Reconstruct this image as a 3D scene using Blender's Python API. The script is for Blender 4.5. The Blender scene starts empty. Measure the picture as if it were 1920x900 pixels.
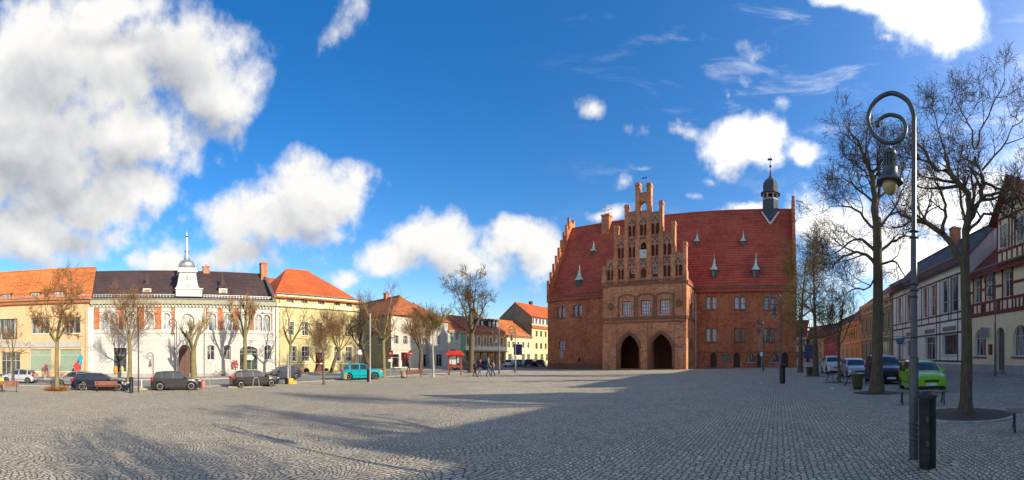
import bpy, bmesh, math, random
import numpy as np
from math import sin, cos, tan, atan2, pi, sqrt, radians as R
random.seed(7)
SC = bpy.context.scene
COL = SC.collection
EYE = 1.65
PXR = 750.0      # panorama: photo pixels per radian of azimuth
AX = 1460.0      # photo column that looks along +Y
HZ = 668.0       # horizon row

# ---------------------------------------------------------------- camera, sky, sun, exposure
cd = bpy.data.cameras.new('camera')
cam = bpy.data.objects.new('camera', cd)
COL.objects.link(cam)
SC.camera = cam
SC.render.engine = 'CYCLES'
cd.type = 'PANO'
cd.panorama_type = 'CENTRAL_CYLINDRICAL'
cd.central_cylindrical_range_u_min = -960 / PXR
cd.central_cylindrical_range_u_max = 960 / PXR
cd.central_cylindrical_range_v_min = -(900 - HZ) / PXR
cd.central_cylindrical_range_v_max = HZ / PXR
cd.central_cylindrical_radius = 1.0
cd.clip_start = 0.05
cd.clip_end = 3000
cam.location = (0, 0, EYE)
cam.rotation_euler = (pi / 2, 0, (AX - 960) / PXR)

SUN_AZ = 17.0    # degrees from +X towards +Y
SUN_EL = 23.5
sd = bpy.data.lights.new('sun', 'SUN')
sd.energy = 3.8
sd.angle = R(0.53)
sd.color = (1.0, 0.87, 0.67)
sun = bpy.data.objects.new('sun', sd)
COL.objects.link(sun)
sun.location = (60, 15, 40)
sun.rotation_euler = (pi / 2 - R(SUN_EL), 0, pi / 2 + R(SUN_AZ))

SC.view_settings.view_transform = 'Standard'
SC.view_settings.look = 'None'
SC.view_settings.gamma = 1
SC.view_settings.exposure = 0.93
SC.view_settings.use_curve_mapping = False
SC.cycles.max_bounces = 6
SC.cycles.diffuse_bounces = 3
SC.cycles.glossy_bounces = 3
SC.cycles.transparent_max_bounces = 6
SC.cycles.caustics_reflective = False
SC.cycles.caustics_refractive = False
SC.cycles.use_denoising = True

# sky: Nishita plus cloud banks laid out by direction (azimuth, tangent of elevation)
CLOUDS = [ # azimuth col, row, radius x, radius y, weight
 (110,130,230,150,1.0),(300,95,150,95,1.0),(410,165,95,75,.85),(420,235,50,55,.6),(60,290,190,110,1.0),(250,255,150,85,.9),
 (230,10,130,40,.85),(285,352,70,48,.85),(150,392,120,60,1.0),(60,440,150,60,1.0),(205,440,62,36,.7),(-60,260,120,220,1.0),
 (585,370,118,72,1.0),(500,425,115,66,1.0),(650,345,55,42,.75),(440,480,110,36,.9),(600,440,70,40,.6),(330,497,60,18,.8),(620,520,30,14,.6),
 (820,462,92,54,1.0),(740,492,72,34,.95),(890,500,120,36,.9),(985,450,62,42,.95),(940,480,80,45,.85),(1010,480,60,50,.8),
 (660,10,58,40,.42),(624,58,40,36,.385),(597,100,24,30,.35),
 (1130,405,62,20,.75),(1390,275,76,52,.98),(1370,310,40,30,.8),(1508,287,42,30,.92),(1262,243,60,22,.45),(1108,213,34,20,.37),
 (1400,386,58,16,.7),(1515,385,60,60,.55),(1745,25,100,60,1.0),(1600,2,75,18,.7),(1690,-10,120,35,1.0),(1672,62,26,16,.6),
 (1560,420,80,70,.7),(1640,450,90,90,.75),(1780,400,130,70,.8),(1740,480,160,60,.8),(1900,330,90,60,.5),(1850,440,110,60,.8),
 (1438,105,75,52,.38),(1368,178,17,22,.4),(1330,70,45,30,.28),(1302,375,26,13,.37),(1334,343,26,14,.37),(1160,345,40,16,.35),(1490,190,30,25,.3),(1200,318,30,12,.34),
 (2300,380,220,140,1.0),(2650,420,240,120,1.0),(3000,350,260,150,1.0),(3400,420,260,120,1.0),(3750,300,240,160,1.0),(-400,400,220,110,1.0),(-800,330,240,150,1.0),
]
def build_world():
    w = bpy.data.worlds.new('World'); SC.world = w; w.use_nodes = True
    nt = w.node_tree; nt.nodes.clear(); L = nt.links.new
    def N(t, t2=nt, **k):
        n = t2.nodes.new(t)
        for a, b in k.items(): setattr(n, a, b)
        return n
    # mask group
    g = bpy.data.node_groups.new('cloud_mask', 'ShaderNodeTree')
    g.interface.new_socket('uv', in_out='INPUT', socket_type='NodeSocketVector')
    g.interface.new_socket('mask', in_out='OUTPUT', socket_type='NodeSocketFloat')
    gi = N('NodeGroupInput', g); go = N('NodeGroupOutput', g)
    prev = None
    for (cx, cy, rx, ry, wt) in CLOUDS:
        ax = (cx - AX) / PXR; ay = (HZ - cy) / PXR; sx = PXR / rx; sy = PXR / ry
        a = N('ShaderNodeVectorMath', g, operation='MULTIPLY_ADD')
        g.links.new(gi.outputs[0], a.inputs[0]); a.inputs[1].default_value = (sx, sy, 0); a.inputs[2].default_value = (-ax * sx, -ay * sy, 0)
        b = N('ShaderNodeVectorMath', g, operation='LENGTH'); g.links.new(a.outputs[0], b.inputs[0])
        c = N('ShaderNodeMath', g, operation='MULTIPLY_ADD'); g.links.new(b.outputs['Value'], c.inputs[0]); c.inputs[1].default_value = -wt * .62; c.inputs[2].default_value = wt
        if prev is None: prev = c
        else:
            m = N('ShaderNodeMath', g, operation='SMOOTH_MAX'); m.inputs[2].default_value = .12
            g.links.new(prev.outputs[0], m.inputs[0]); g.links.new(c.outputs[0], m.inputs[1]); prev = m
    g.links.new(prev.outputs[0], go.inputs[0])
    tc = N('ShaderNodeTexCoord'); sep = N('ShaderNodeSeparateXYZ'); L(tc.outputs['Generated'], sep.inputs[0])
    az = N('ShaderNodeMath', operation='ARCTAN2'); L(sep.outputs[0], az.inputs[0]); L(sep.outputs[1], az.inputs[1])
    xx = N('ShaderNodeMath', operation='MULTIPLY'); L(sep.outputs[0], xx.inputs[0]); L(sep.outputs[0], xx.inputs[1])
    rr = N('ShaderNodeMath', operation='MULTIPLY_ADD'); L(sep.outputs[1], rr.inputs[0]); L(sep.outputs[1], rr.inputs[1]); L(xx.outputs[0], rr.inputs[2])
    rt = N('ShaderNodeMath', operation='SQRT'); L(rr.outputs[0], rt.inputs[0])
    te = N('ShaderNodeMath', operation='DIVIDE'); L(sep.outputs[2], te.inputs[0]); L(rt.outputs[0], te.inputs[1])
    uv = N('ShaderNodeCombineXYZ'); L(az.outputs[0], uv.inputs[0]); L(te.outputs[0], uv.inputs[1])
    # domain warp
    wn = N('ShaderNodeTexNoise', noise_dimensions='3D'); wn.inputs['Scale'].default_value = 5.5; wn.inputs['Detail'].default_value = 5
    L(tc.outputs['Generated'], wn.inputs['Vector'])
    wv = N('ShaderNodeVectorMath', operation='MULTIPLY_ADD'); L(wn.outputs['Color'], wv.inputs[0]); wv.inputs[1].default_value = (.15, .12, 0); 
    wv2 = N('ShaderNodeVectorMath', operation='ADD'); L(uv.outputs[0], wv2.inputs[0]); wv2.inputs[1].default_value = (-.075, -.06, 0)
    L(wv2.outputs[0], wv.inputs[2])
    m1 = N('ShaderNodeGroup'); m1.node_tree = g; L(wv.outputs[0], m1.inputs[0])
    up = N('ShaderNodeVectorMath', operation='ADD'); L(wv.outputs[0], up.inputs[0]); up.inputs[1].default_value = (.02, .085, 0)
    m2 = N('ShaderNodeGroup'); m2.node_tree = g; L(up.outputs[0], m2.inputs[0])
    fb = N('ShaderNodeTexNoise', noise_dimensions='3D'); fb.inputs['Scale'].default_value = 9; fb.inputs['Detail'].default_value = 9; fb.inputs['Roughness'].default_value = .58
    L(tc.outputs['Generated'], fb.inputs['Vector'])
    sh = N('ShaderNodeVectorMath', operation='ADD'); L(tc.outputs['Generated'], sh.inputs[0]); sh.inputs[1].default_value = (.022, .004, .026)
    fb2 = N('ShaderNodeTexNoise', noise_dimensions='3D'); fb2.inputs['Scale'].default_value = 5; fb2.inputs['Detail'].default_value = 4; fb2.inputs['Roughness'].default_value = .5
    L(sh.outputs[0], fb2.inputs['Vector'])
    def math(op, a, b=None, c=None, clamp=False):
        n = N('ShaderNodeMath', operation=op, use_clamp=clamp)
        for i, v in enumerate((a, b, c)):
            if v is None: continue
            if isinstance(v, (int, float)): n.inputs[i].default_value = v
            else: L(v, n.inputs[i])
        return n.outputs[0]
    f = fb.outputs[0]
    dens = math('ADD', m1.outputs[0], math('MULTIPLY_ADD', f, 1.5, -.75 - .36))
    mr = N('ShaderNodeMapRange', interpolation_type='SMOOTHSTEP'); L(dens, mr.inputs[0]); mr.inputs[1].default_value = -.16; mr.inputs[2].default_value = .3
    thick = math('ADD', m2.outputs[0], math('MULTIPLY_ADD', fb2.outputs[0], 1.0, -.5 - .36))
    tk = N('ShaderNodeMapRange', interpolation_type='SMOOTHSTEP'); L(thick, tk.inputs[0]); tk.inputs[1].default_value = -.15; tk.inputs[2].default_value = .8
    fb3 = N('ShaderNodeTexNoise', noise_dimensions='3D'); fb3.inputs['Scale'].default_value = 9; fb3.inputs['Detail'].default_value = 4; fb3.inputs['Roughness'].default_value = .5
    L(sh.outputs[0], fb3.inputs['Vector'])
    relief = math('SUBTRACT', f, fb3.outputs[0])
    lit = math('ADD', math('MULTIPLY_ADD', tk.outputs[0], -.85, 1.05), math('MULTIPLY', relief, .95), clamp=True)
    # clouds nearer the sun are brighter
    sv = N('ShaderNodeVectorMath', operation='DOT_PRODUCT'); L(tc.outputs['Generated'], sv.inputs[0])
    ca, ce = R(SUN_AZ), R(SUN_EL); sv.inputs[1].default_value = (cos(ce) * cos(ca), cos(ce) * sin(ca), sin(ce))
    near = N('ShaderNodeMapRange', interpolation_type='SMOOTHSTEP'); L(sv.outputs['Value'], near.inputs[0]); near.inputs[1].default_value = -.1; near.inputs[2].default_value = .9
    lit2 = math('ADD', lit, math('MULTIPLY', near.outputs[0], .45), clamp=True)
    cc = N('ShaderNodeMix', data_type='RGBA'); L(lit2, cc.inputs[0])
    cc.inputs[6].default_value = (1.2, 1.34, 1.6, 1); cc.inputs[7].default_value = (3.6, 3.55, 3.45, 1)
    gain = math('MULTIPLY_ADD', near.outputs[0], .55, 1.0)
    cs = N('ShaderNodeVectorMath', operation='SCALE'); L(cc.outputs[2], cs.inputs[0]); L(gain, cs.inputs['Scale'])
    sky = N('ShaderNodeTexSky', sky_type='NISHITA', sun_disc=False)
    sky.sun_elevation = R(SUN_EL); sky.sun_rotation = pi / 2 - R(SUN_AZ); sky.air_density = 1.0; sky.dust_density = 1.6; sky.ozone_density = 2.2; sky.altitude = 60
    hs = N('ShaderNodeHueSaturation'); hs.inputs['Hue'].default_value = .506; hs.inputs['Saturation'].default_value = 1.42; hs.inputs['Value'].default_value = .86; L(sky.outputs[0], hs.inputs['Color'])
    # thin streaks of high cloud, mostly towards the sun
    mpc = N('ShaderNodeMapping'); mpc.inputs['Rotation'].default_value = (0, 0, R(-24)); mpc.inputs['Scale'].default_value = (2.2, 7.5, 1); L(uv.outputs[0], mpc.inputs[0])
    ci = N('ShaderNodeTexNoise', noise_dimensions='3D'); ci.inputs['Scale'].default_value = 1.6; ci.inputs['Detail'].default_value = 9; ci.inputs['Roughness'].default_value = .62; ci.inputs['Distortion'].default_value = .5; L(mpc.outputs[0], ci.inputs['Vector'])
    cr = N('ShaderNodeMapRange', interpolation_type='SMOOTHSTEP'); L(ci.outputs[0], cr.inputs[0]); cr.inputs[1].default_value = .52; cr.inputs[2].default_value = .78
    cg = N('ShaderNodeMapRange', interpolation_type='SMOOTHSTEP'); L(az.outputs[0], cg.inputs[0]); cg.inputs[1].default_value = -.75; cg.inputs[2].default_value = .1
    calpha = math('MULTIPLY', math('MULTIPLY', cr.outputs[0], cg.outputs[0]), .5)
    tot = math('MAXIMUM', mr.outputs[0], calpha)
    mx = N('ShaderNodeMix', data_type='RGBA'); L(tot, mx.inputs[0]); L(hs.outputs[0], mx.inputs[6]); L(cs.outputs[0], mx.inputs[7])
    bg = N('ShaderNodeBackground'); bg.inputs['Strength'].default_value = .145; L(mx.outputs[2], bg.inputs[0])
    out = N('ShaderNodeOutputWorld'); L(bg.outputs[0], out.inputs[0])
build_world()

# ---------------------------------------------------------------- survey helpers
def sm(t):
    t = max(0.0, min(1.0, t)); return t * t * (3 - 2 * t)
def gz(x, y):
    left = -1.2 * min(max(-x - 1, 0) / 31.0, 1.0) * (1 - .6 * sm(y / 35.0))
    return left + .25 * sm((x - 7) / 9)
def az(px): return (px - AX) / PXR
def at(px, d):
    a = az(px); return (d * sin(a), d * cos(a))
def onx(px, X):           # point on the line x = X seen in column px
    return (X, X / tan(az(px)))
def ony(px, Y):
    return (Y * tan(az(px)), Y)
def feet(px, y):          # where a thing stands whose foot shows at (px, y)
    d = 30.0
    for _ in range(60):
        X, Y = at(px, d); n = PXR * (EYE - gz(X, Y)) / (y - HZ); d = .6 * d + .4 * n
    return at(px, d)

# ---------------------------------------------------------------- objects
def tag(o, label=None, cat=None, group=None, kind=None):
    if label: o['label'] = label
    if cat: o['category'] = cat
    if group: o['group'] = group
    if kind: o['kind'] = kind
    return o
def empty(name, loc, rz=0, label=None, cat=None, group=None):
    o = bpy.data.objects.new(name, None); COL.objects.link(o)
    o.empty_display_size = .2
    o.location = loc; o.rotation_euler = (0, 0, rz)
    return tag(o, label, cat, group)
KIDS = {}
def link(o, parent=None):
    COL.objects.link(o)
    if parent is not None:
        o.parent = parent
        KIDS.setdefault(parent.name, []).append(o)
    return o
def inst(mesh, name, parent=None, loc=(0, 0, 0), rz=0, sc=None):
    o = bpy.data.objects.new(name, mesh); link(o, parent)
    o.location = loc; o.rotation_euler = (0, 0, rz)
    if sc: o.scale = sc
    return o
def copy_tree(o, parent=None):
    c = o.copy(); COL.objects.link(c)
    if parent is not None:
        c.parent = parent; KIDS.setdefault(parent.name, []).append(c)
    for ch in KIDS.get(o.name, []): copy_tree(ch, c)
    return c
def place(o, xy, rz=0, sc=None, dz=0, label=None):
    o.location = (xy[0], xy[1], gz(*xy) + dz); o.rotation_euler = (0, 0, rz)
    if sc: o.scale = (sc, sc, sc)
    if label: o['label'] = label
    return o

class MB:
    def __init__(s): s.v = []; s.f = []; s.m = []
    def add(s, pts, faces, mi=0):
        b = len(s.v); s.v += [tuple(p) for p in pts]
        for f in faces: s.f.append(tuple(b + i for i in f)); s.m.append(mi)
    def poly(s, pts, mi=0): s.add(pts, [tuple(range(len(pts)))], mi)
    def box(s, x0, x1, y0, y1, z0, z1, mi=0):
        s.add([(x0,y0,z0),(x1,y0,z0),(x1,y1,z0),(x0,y1,z0),(x0,y0,z1),(x1,y0,z1),(x1,y1,z1),(x0,y1,z1)],
              [(0,3,2,1),(4,5,6,7),(0,1,5,4),(1,2,6,5),(2,3,7,6),(3,0,4,7)], mi)
    def taper(s, x0, x1, y0, y1, z0, z1, k, mi=0):   # box narrowing upward
        cx, cy = (x0+x1)/2, (y0+y1)/2; a, b = (x1-x0)/2*k, (y1-y0)/2*k
        s.add([(x0,y0,z0),(x1,y0,z0),(x1,y1,z0),(x0,y1,z0),(cx-a,cy-b,z1),(cx+a,cy-b,z1),(cx+a,cy+b,z1),(cx-a,cy+b,z1)],
              [(0,3,2,1),(4,5,6,7),(0,1,5,4),(1,2,6,5),(2,3,7,6),(3,0,4,7)], mi)
    def prism(s, pts, y0, y1, mi=0):    # pts (x,z) counter-clockwise seen from -y
        n = len(pts)
        s.add([(x, y0, z) for x, z in pts] + [(x, y1, z) for x, z in pts],
              [tuple(range(n)), tuple(range(2*n-1, n-1, -1))] + [(j, i, n+i, n+j) for i in range(n) for j in [(i+1) % n]], mi)
    def lathe(s, prof, n=16, c=(0, 0), mi=0, axis='z', ph=0):
        b = []
        for r, z in prof:
            for k in range(n):
                t = 2*pi*k/n + ph
                if axis == 'z': b.append((c[0]+r*cos(t), c[1]+r*sin(t), z))
                else: b.append((c[0]+r*cos(t), z, c[1]+r*sin(t)))
        fs = []
        for i in range(len(prof)-1):
            for k in range(n):
                q = (i*n+k, i*n+(k+1) % n, (i+1)*n+(k+1) % n, (i+1)*n+k)
                fs.append(q if axis == 'z' else q[::-1])
        fs.append(tuple(range(n))[::-1] if axis == 'z' else tuple(range(n)))
        l = (len(prof)-1)*n
        fs.append(tuple(range(l, l+n)) if axis == 'z' else tuple(range(l, l+n))[::-1])
        s.add(b, fs, mi)
    def tube(s, pts, rad, n=8, mi=0):
        if not hasattr(rad, '__len__'): rad = [rad]*len(pts)
        P = [np.array(p, float) for p in pts]; b = []; prev = None
        for i, p in enumerate(P):
            d = P[min(i+1, len(P)-1)] - P[max(i-1, 0)]; d /= (np.linalg.norm(d)+1e-9)
            if prev is None:
                u = np.cross(d, (0, 0, 1.0)) if abs(d[2]) < .9 else np.cross(d, (1.0, 0, 0))
            else: u = prev - d*np.dot(prev, d)
            u /= (np.linalg.norm(u)+1e-9); prev = u; w = np.cross(d, u)
            for k in range(n):
                t = 2*pi*k/n; b.append(tuple(p + rad[i]*(cos(t)*u + sin(t)*w)))
        fs = [(i*n+k, i*n+(k+1) % n, (i+1)*n+(k+1) % n, (i+1)*n+k) for i in range(len(P)-1) for k in range(n)]
        fs += [tuple(range(n))[::-1], tuple(range((len(P)-1)*n, len(P)*n))]
        s.add(b, fs, mi)
    def mesh(s, name, mats, smooth=False):
        me = bpy.data.meshes.new(name); me.from_pydata(s.v, [], s.f)
        if not isinstance(mats, (list, tuple)): mats = [mats]
        for m in mats: me.materials.append(m)
        me.polygons.foreach_set('material_index', s.m)
        if smooth: me.polygons.foreach_set('use_smooth', [True]*len(s.f))
        uvs(me)
        if smooth: me.set_sharp_from_angle(angle=R(38))
        return me
    def build(s, name, mats, parent=None, loc=(0, 0, 0), rz=0, smooth=False):
        return inst(s.mesh(name, mats, smooth), name, parent, loc, rz)
def uvs(me):
    nl = len(me.loops)
    if not nl: return
    co = np.empty(len(me.vertices)*3, np.float32); me.vertices.foreach_get('co', co); co = co.reshape(-1, 3)
    vi = np.empty(nl, np.int32); me.loops.foreach_get('vertex_index', vi)
    npl = len(me.polygons)
    nr = np.empty(npl*3, np.float32); me.polygons.foreach_get('normal', nr); nr = nr.reshape(-1, 3)
    lt = np.empty(npl, np.int32); me.polygons.foreach_get('loop_total', lt)
    n = np.repeat(nr, lt, axis=0); p = co[vi]
    u = np.stack([-n[:, 1], n[:, 0], np.zeros(nl)], 1); ln = np.linalg.norm(u, axis=1, keepdims=True)
    flat = ln[:, 0] < .12; u = np.where(flat[:, None], np.array([[1., 0, 0]]), u/np.maximum(ln, 1e-6)); v = np.cross(n, u)
    uv = np.stack([(p*u).sum(1), (p*v).sum(1)], 1).astype(np.float32)
    l = me.uv_layers.new(name='UVMap'); l.data.foreach_set('uv', uv.ravel())

# ---------------------------------------------------------------- materials
MATS = {}
class NT:
    def __init__(s, name):
        s.m = bpy.data.materials.new(name); s.m.use_nodes = True; s.t = s.m.node_tree; s.b = s.t.nodes['Principled BSDF']
    def n(s, t, **k):
        x = s.t.nodes.new(t)
        for a, b in k.items(): setattr(x, a, b)
        return x
    def l(s, a, b): s.t.links.new(a, b)
    def noise(s, scale, detail=4, vec=None, rough=.55):
        x = s.n('ShaderNodeTexNoise'); x.inputs['Scale'].default_value = scale; x.inputs['Detail'].default_value = detail; x.inputs['Roughness'].default_value = rough
        if vec is not None: s.l(vec, x.inputs['Vector'])
        return x.outputs[0]
    def rng(s, v, a, b, c, d):
        x = s.n('ShaderNodeMapRange'); s.l(v, x.inputs[0])
        for i, q in enumerate((a, b, c, d)): x.inputs[i+1].default_value = q
        return x.outputs[0]
    def mix(s, f, a, b, mode='MIX'):
        x = s.n('ShaderNodeMix', data_type='RGBA', blend_type=mode)
        for i, q in ((0, f), (6, a), (7, b)):
            if isinstance(q, (int, float)): x.inputs[i].default_value = q
            elif isinstance(q, tuple): x.inputs[i].default_value = (*q[:3], 1)
            else: s.l(q, x.inputs[i])
        return x.outputs[2]
    def math(s, op, a, b=0.0, c=None):
        x = s.n('ShaderNodeMath', operation=op)
        for i, q in enumerate((a, b, c)):
            if q is None: continue
            if isinstance(q, (int, float)): x.inputs[i].default_value = q
            else: s.l(q, x.inputs[i])
        return x.outputs[0]
    def bump(s, h, strength=.4, dist=.02):
        x = s.n('ShaderNodeBump'); x.inputs['Strength'].default_value = strength; x.inputs['Distance'].default_value = dist
        s.l(h, x.inputs['Height']); s.l(x.outputs[0], s.b.inputs['Normal'])
    def uv(s): return s.n('ShaderNodeTexCoord').outputs['UV']
    def obj(s): return s.n('ShaderNodeTexCoord').outputs['Object']
    def setc(s, c, rough=.7, spec=.5, metal=0):
        if isinstance(c, tuple): s.b.inputs['Base Color'].default_value = (*c[:3], 1)
        else: s.l(c, s.b.inputs['Base Color'])
        s.b.inputs['Roughness'].default_value = rough; s.b.inputs['Specular IOR Level'].default_value = spec; s.b.inputs['Metallic'].default_value = metal
def dk(c, k): return tuple(x*k for x in c)
def lerp3(a, b, t): return tuple(x+(y-x)*t for x, y in zip(a, b))

def plaster(name, c, dirt=.75, rough=.85):
    if name in MATS: return MATS[name]
    c = dk(c, .84)
    k = NT(name); o = k.obj()
    n1 = k.noise(.55, 6, o); n2 = k.noise(3.5, 5, o)
    mp = k.n('ShaderNodeMapping'); mp.inputs['Scale'].default_value = (2.2, 2.2, .25); k.l(o, mp.inputs[0])
    n3 = k.noise(1.6, 5, mp.outputs[0])
    base = k.mix(k.rng(n1, .35, .7, 0, 1), c, dk(c, dirt))
    base = k.mix(k.rng(n3, .52, .75, 0, .5), base, dk(c, dirt*.72))
    base = k.mix(k.rng(n2, .3, .7, 0, .18), base, (.2, .18, .15))
    k.setc(base, rough, .3); k.bump(k.noise(14, 4, o), .25, .01)
    MATS[name] = k.m; return k.m
def brick(name, c1, c2, mortar=(.36, .3, .25), w=.27, h=.085, mort=.012, patch=(.5, .27, .14), bump=.5):
    if name in MATS: return MATS[name]
    k = NT(name); u = k.uv()
    br = k.n('ShaderNodeTexBrick'); k.l(u, br.inputs['Vector'])
    br.inputs['Color1'].default_value = (*c1, 1); br.inputs['Color2'].default_value = (*c2, 1); br.inputs['Mortar'].default_value = (*mortar, 1)
    br.inputs['Scale'].default_value = 1; br.inputs['Brick Width'].default_value = w; br.inputs['Row Height'].default_value = h
    br.inputs['Mortar Size'].default_value = mort; br.inputs['Mortar Smooth'].default_value = .3; br.inputs['Bias'].default_value = 0
    n1 = k.noise(.35, 6, u, .6); n2 = k.noise(1.4, 5, u, .65); n3 = k.noise(.16, 4, u)
    mp = k.n('ShaderNodeMapping'); mp.inputs['Scale'].default_value = (.7, 3.2, 1); k.l(u, mp.inputs[0]); n4 = k.noise(1.3, 6, mp.outputs[0], .65)
    c = k.mix(k.rng(n1, .42, .68, 0, .75), br.outputs[0], patch, 'MIX')
    c = k.mix(k.rng(n2, .46, .66, 0, .75), c, dk(c1, .42))
    c = k.mix(k.rng(k.noise(5, 4, u, .7), .45, .65, 0, .45), c, dk(c1, .3))
    c = k.mix(k.rng(n4, .45, .68, 0, .45), c, dk(lerp3(c2, patch, .4), 1.25))
    c = k.mix(k.rng(n3, .48, .62, 0, .55), c, dk(c2, .5))
    st = k.n('ShaderNodeMapping'); st.inputs['Scale'].default_value = (1.6, .16, 1); k.l(u, st.inputs[0]); c = k.mix(k.rng(k.noise(1.0, 5, st.outputs[0], .6), .52, .72, 0, .5), c, (.09, .06, .045))
    mp2 = k.n('ShaderNodeMapping'); mp2.inputs['Scale'].default_value = (3.6, 11.6, 1); k.l(u, mp2.inputs[0])
    wn = k.n('ShaderNodeTexWhiteNoise'); sn = k.n('ShaderNodeVectorMath', operation='FLOOR'); k.l(mp2.outputs[0], sn.inputs[0]); k.l(sn.outputs[0], wn.inputs['Vector'])
    c = k.mix(k.rng(wn.outputs[0], 0, 1, 0, .35), c, dk(c1, .38))
    k.setc(c, .85, .25); k.bump(br.outputs['Fac'], -bump, .01)
    MATS[name] = k.m; return k.m
def tiles(name, c1, c2, row=.3, w=.22, dark=.5, bump=.8, patch=None):
    if name in MATS: return MATS[name]
    k = NT(name); u = k.uv(); sp = k.n('ShaderNodeSeparateXYZ'); k.l(u, sp.inputs[0])
    fr = k.math('FRACT', k.math('DIVIDE', sp.outputs[1], row)); fu = k.math('FRACT', k.math('DIVIDE', sp.outputs[0], w))
    mp = k.n('ShaderNodeMapping'); mp.inputs['Scale'].default_value = (1/w, 1/row, 1); k.l(u, mp.inputs[0])
    fl = k.n('ShaderNodeVectorMath', operation='FLOOR'); k.l(mp.outputs[0], fl.inputs[0]); wn = k.n('ShaderNodeTexWhiteNoise'); k.l(fl.outputs[0], wn.inputs['Vector'])
    n1 = k.noise(.3, 5, u); mp3 = k.n('ShaderNodeMapping'); mp3.inputs['Scale'].default_value = (.25, 1.6, 1); k.l(u, mp3.inputs[0]); n2 = k.noise(1.1, 5, mp3.outputs[0], .65)
    c = k.mix(wn.outputs[0], c1, c2)
    c = k.mix(k.rng(n2, .45, .7, 0, .7), c, dk(c1, dark))
    c = k.mix(k.rng(n1, .45, .7, 0, .5), c, patch or dk(c2, 1.3))
    c = k.mix(k.rng(k.noise(.12, 5, u, .7), .5, .68, 0, .5), c, dk(c1, .55))
    c = k.mix(k.rng(k.noise(2.5, 5, u, .8), .6, .68, 0, .4), c, (.2, .15, .1))
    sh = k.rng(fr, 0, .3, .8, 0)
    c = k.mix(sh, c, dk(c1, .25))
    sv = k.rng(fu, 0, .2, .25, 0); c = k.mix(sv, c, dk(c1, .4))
    k.setc(c, .75, .3)
    k.bump(k.math('ADD', k.math('MULTIPLY', fr, -1.0), k.math('MULTIPLY', wn.outputs[0], .25)), bump, .03)
    MATS[name] = k.m; return k.m
def flat(name, c, rough=.6, spec=.5, metal=0, var=.25, scale=3, coat=0):
    if name in MATS: return MATS[name]
    k = NT(name); o = k.obj(); n = k.noise(scale, 4, o)
    k.setc(k.mix(k.rng(n, .3, .7, 0, 1), dk(c, 1+var*.4), dk(c, 1-var)), rough, spec, metal)
    if coat: k.b.inputs['Coat Weight'].default_value = coat; k.b.inputs['Coat Roughness'].default_value = .04
    MATS[name] = k.m; return k.m
def glass(name, c, rough=.06, var=.6, spec=.6):
    if name in MATS: return MATS[name]
    k = NT(name); o = k.obj(); info = k.n('ShaderNodeObjectInfo')
    ad = k.n('ShaderNodeVectorMath', operation='ADD'); k.l(o, ad.inputs[0]); k.l(info.outputs['Random'], ad.inputs[1])
    n = k.noise(1.6, 3, ad.outputs[0]); c2 = k.mix(k.rng(n, .42, .6, 0, 1), c, dk(c, 1-var))
    c3 = k.mix(k.rng(info.outputs['Random'], 0, 1, 0, .6), c2, dk(c, 1-var*.8))
    if name == 'window_glass':     # drawn curtains behind some of the panes
        mpv = k.n('ShaderNodeMapping'); mpv.inputs['Scale'].default_value = (1.9, 1.9, .15); k.l(ad.outputs[0], mpv.inputs[0]); cv = k.noise(2.2, 2, mpv.outputs[0], .4)
        fold = k.noise(26, 2, mpv.outputs[0]); cur = k.mix(k.rng(fold, .35, .65, 0, 1), (.2, .19, .17), (.42, .41, .38)); c3 = k.mix(k.rng(cv, .53, .56, 0, .8), c3, cur)
    k.setc(c3, rough, spec); k.bump(k.noise(2.2, 2, ad.outputs[0]), .06, .05)
    MATS[name] = k.m; return k.m
def bark(name, c, moss=(.12, .13, .05), mk=.4):
    if name in MATS: return MATS[name]
    k = NT(name); o = k.obj(); mp = k.n('ShaderNodeMapping'); mp.inputs['Scale'].default_value = (9, 9, 1.6); k.l(o, mp.inputs[0])
    n = k.noise(2, 6, mp.outputs[0], .7); n2 = k.noise(1.2, 4, o)
    cc = k.mix(k.rng(n, .35, .65, 0, 1), dk(c, .45), c); cc = k.mix(k.rng(n2, .45, .65, 0, mk), cc, moss)
    k.setc(cc, .9, .2); k.bump(n, .9, .03)
    MATS[name] = k.m; return k.m
def emit(name, c, s):
    k = NT(name); k.setc(c, .4); k.b.inputs['Emission Color'].default_value = (*c, 1); k.b.inputs['Emission Strength'].default_value = s; return k.m
# ---------------------------------------------------------------- shared materials
WHITE = flat('white_paint', (.55, .54, .52), .5, var=.12)
GLS = glass('window_glass', (.045, .05, .06))
GLP = glass('curtained_glass', (.42, .44, .46), .12, .55)
GLM = glass('shop_glass', (.1, .11, .1), .05, .7)
RED = flat('red_window_paint', (.33, .035, .03), .5)
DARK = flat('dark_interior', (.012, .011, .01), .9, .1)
WOODB = flat('brown_door_wood', (.13, .05, .03), .6)
IRON = flat('dark_iron', (.035, .038, .042), .45, .5, .3, scale=20)
ZINC = flat('grey_zinc', (.32, .33, .34), .4, .5, .5)
STONE = plaster('plinth_stone', (.36, .33, .31), .7)
GREYP = plaster('grey_render', (.42, .41, .4), .8)

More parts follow.
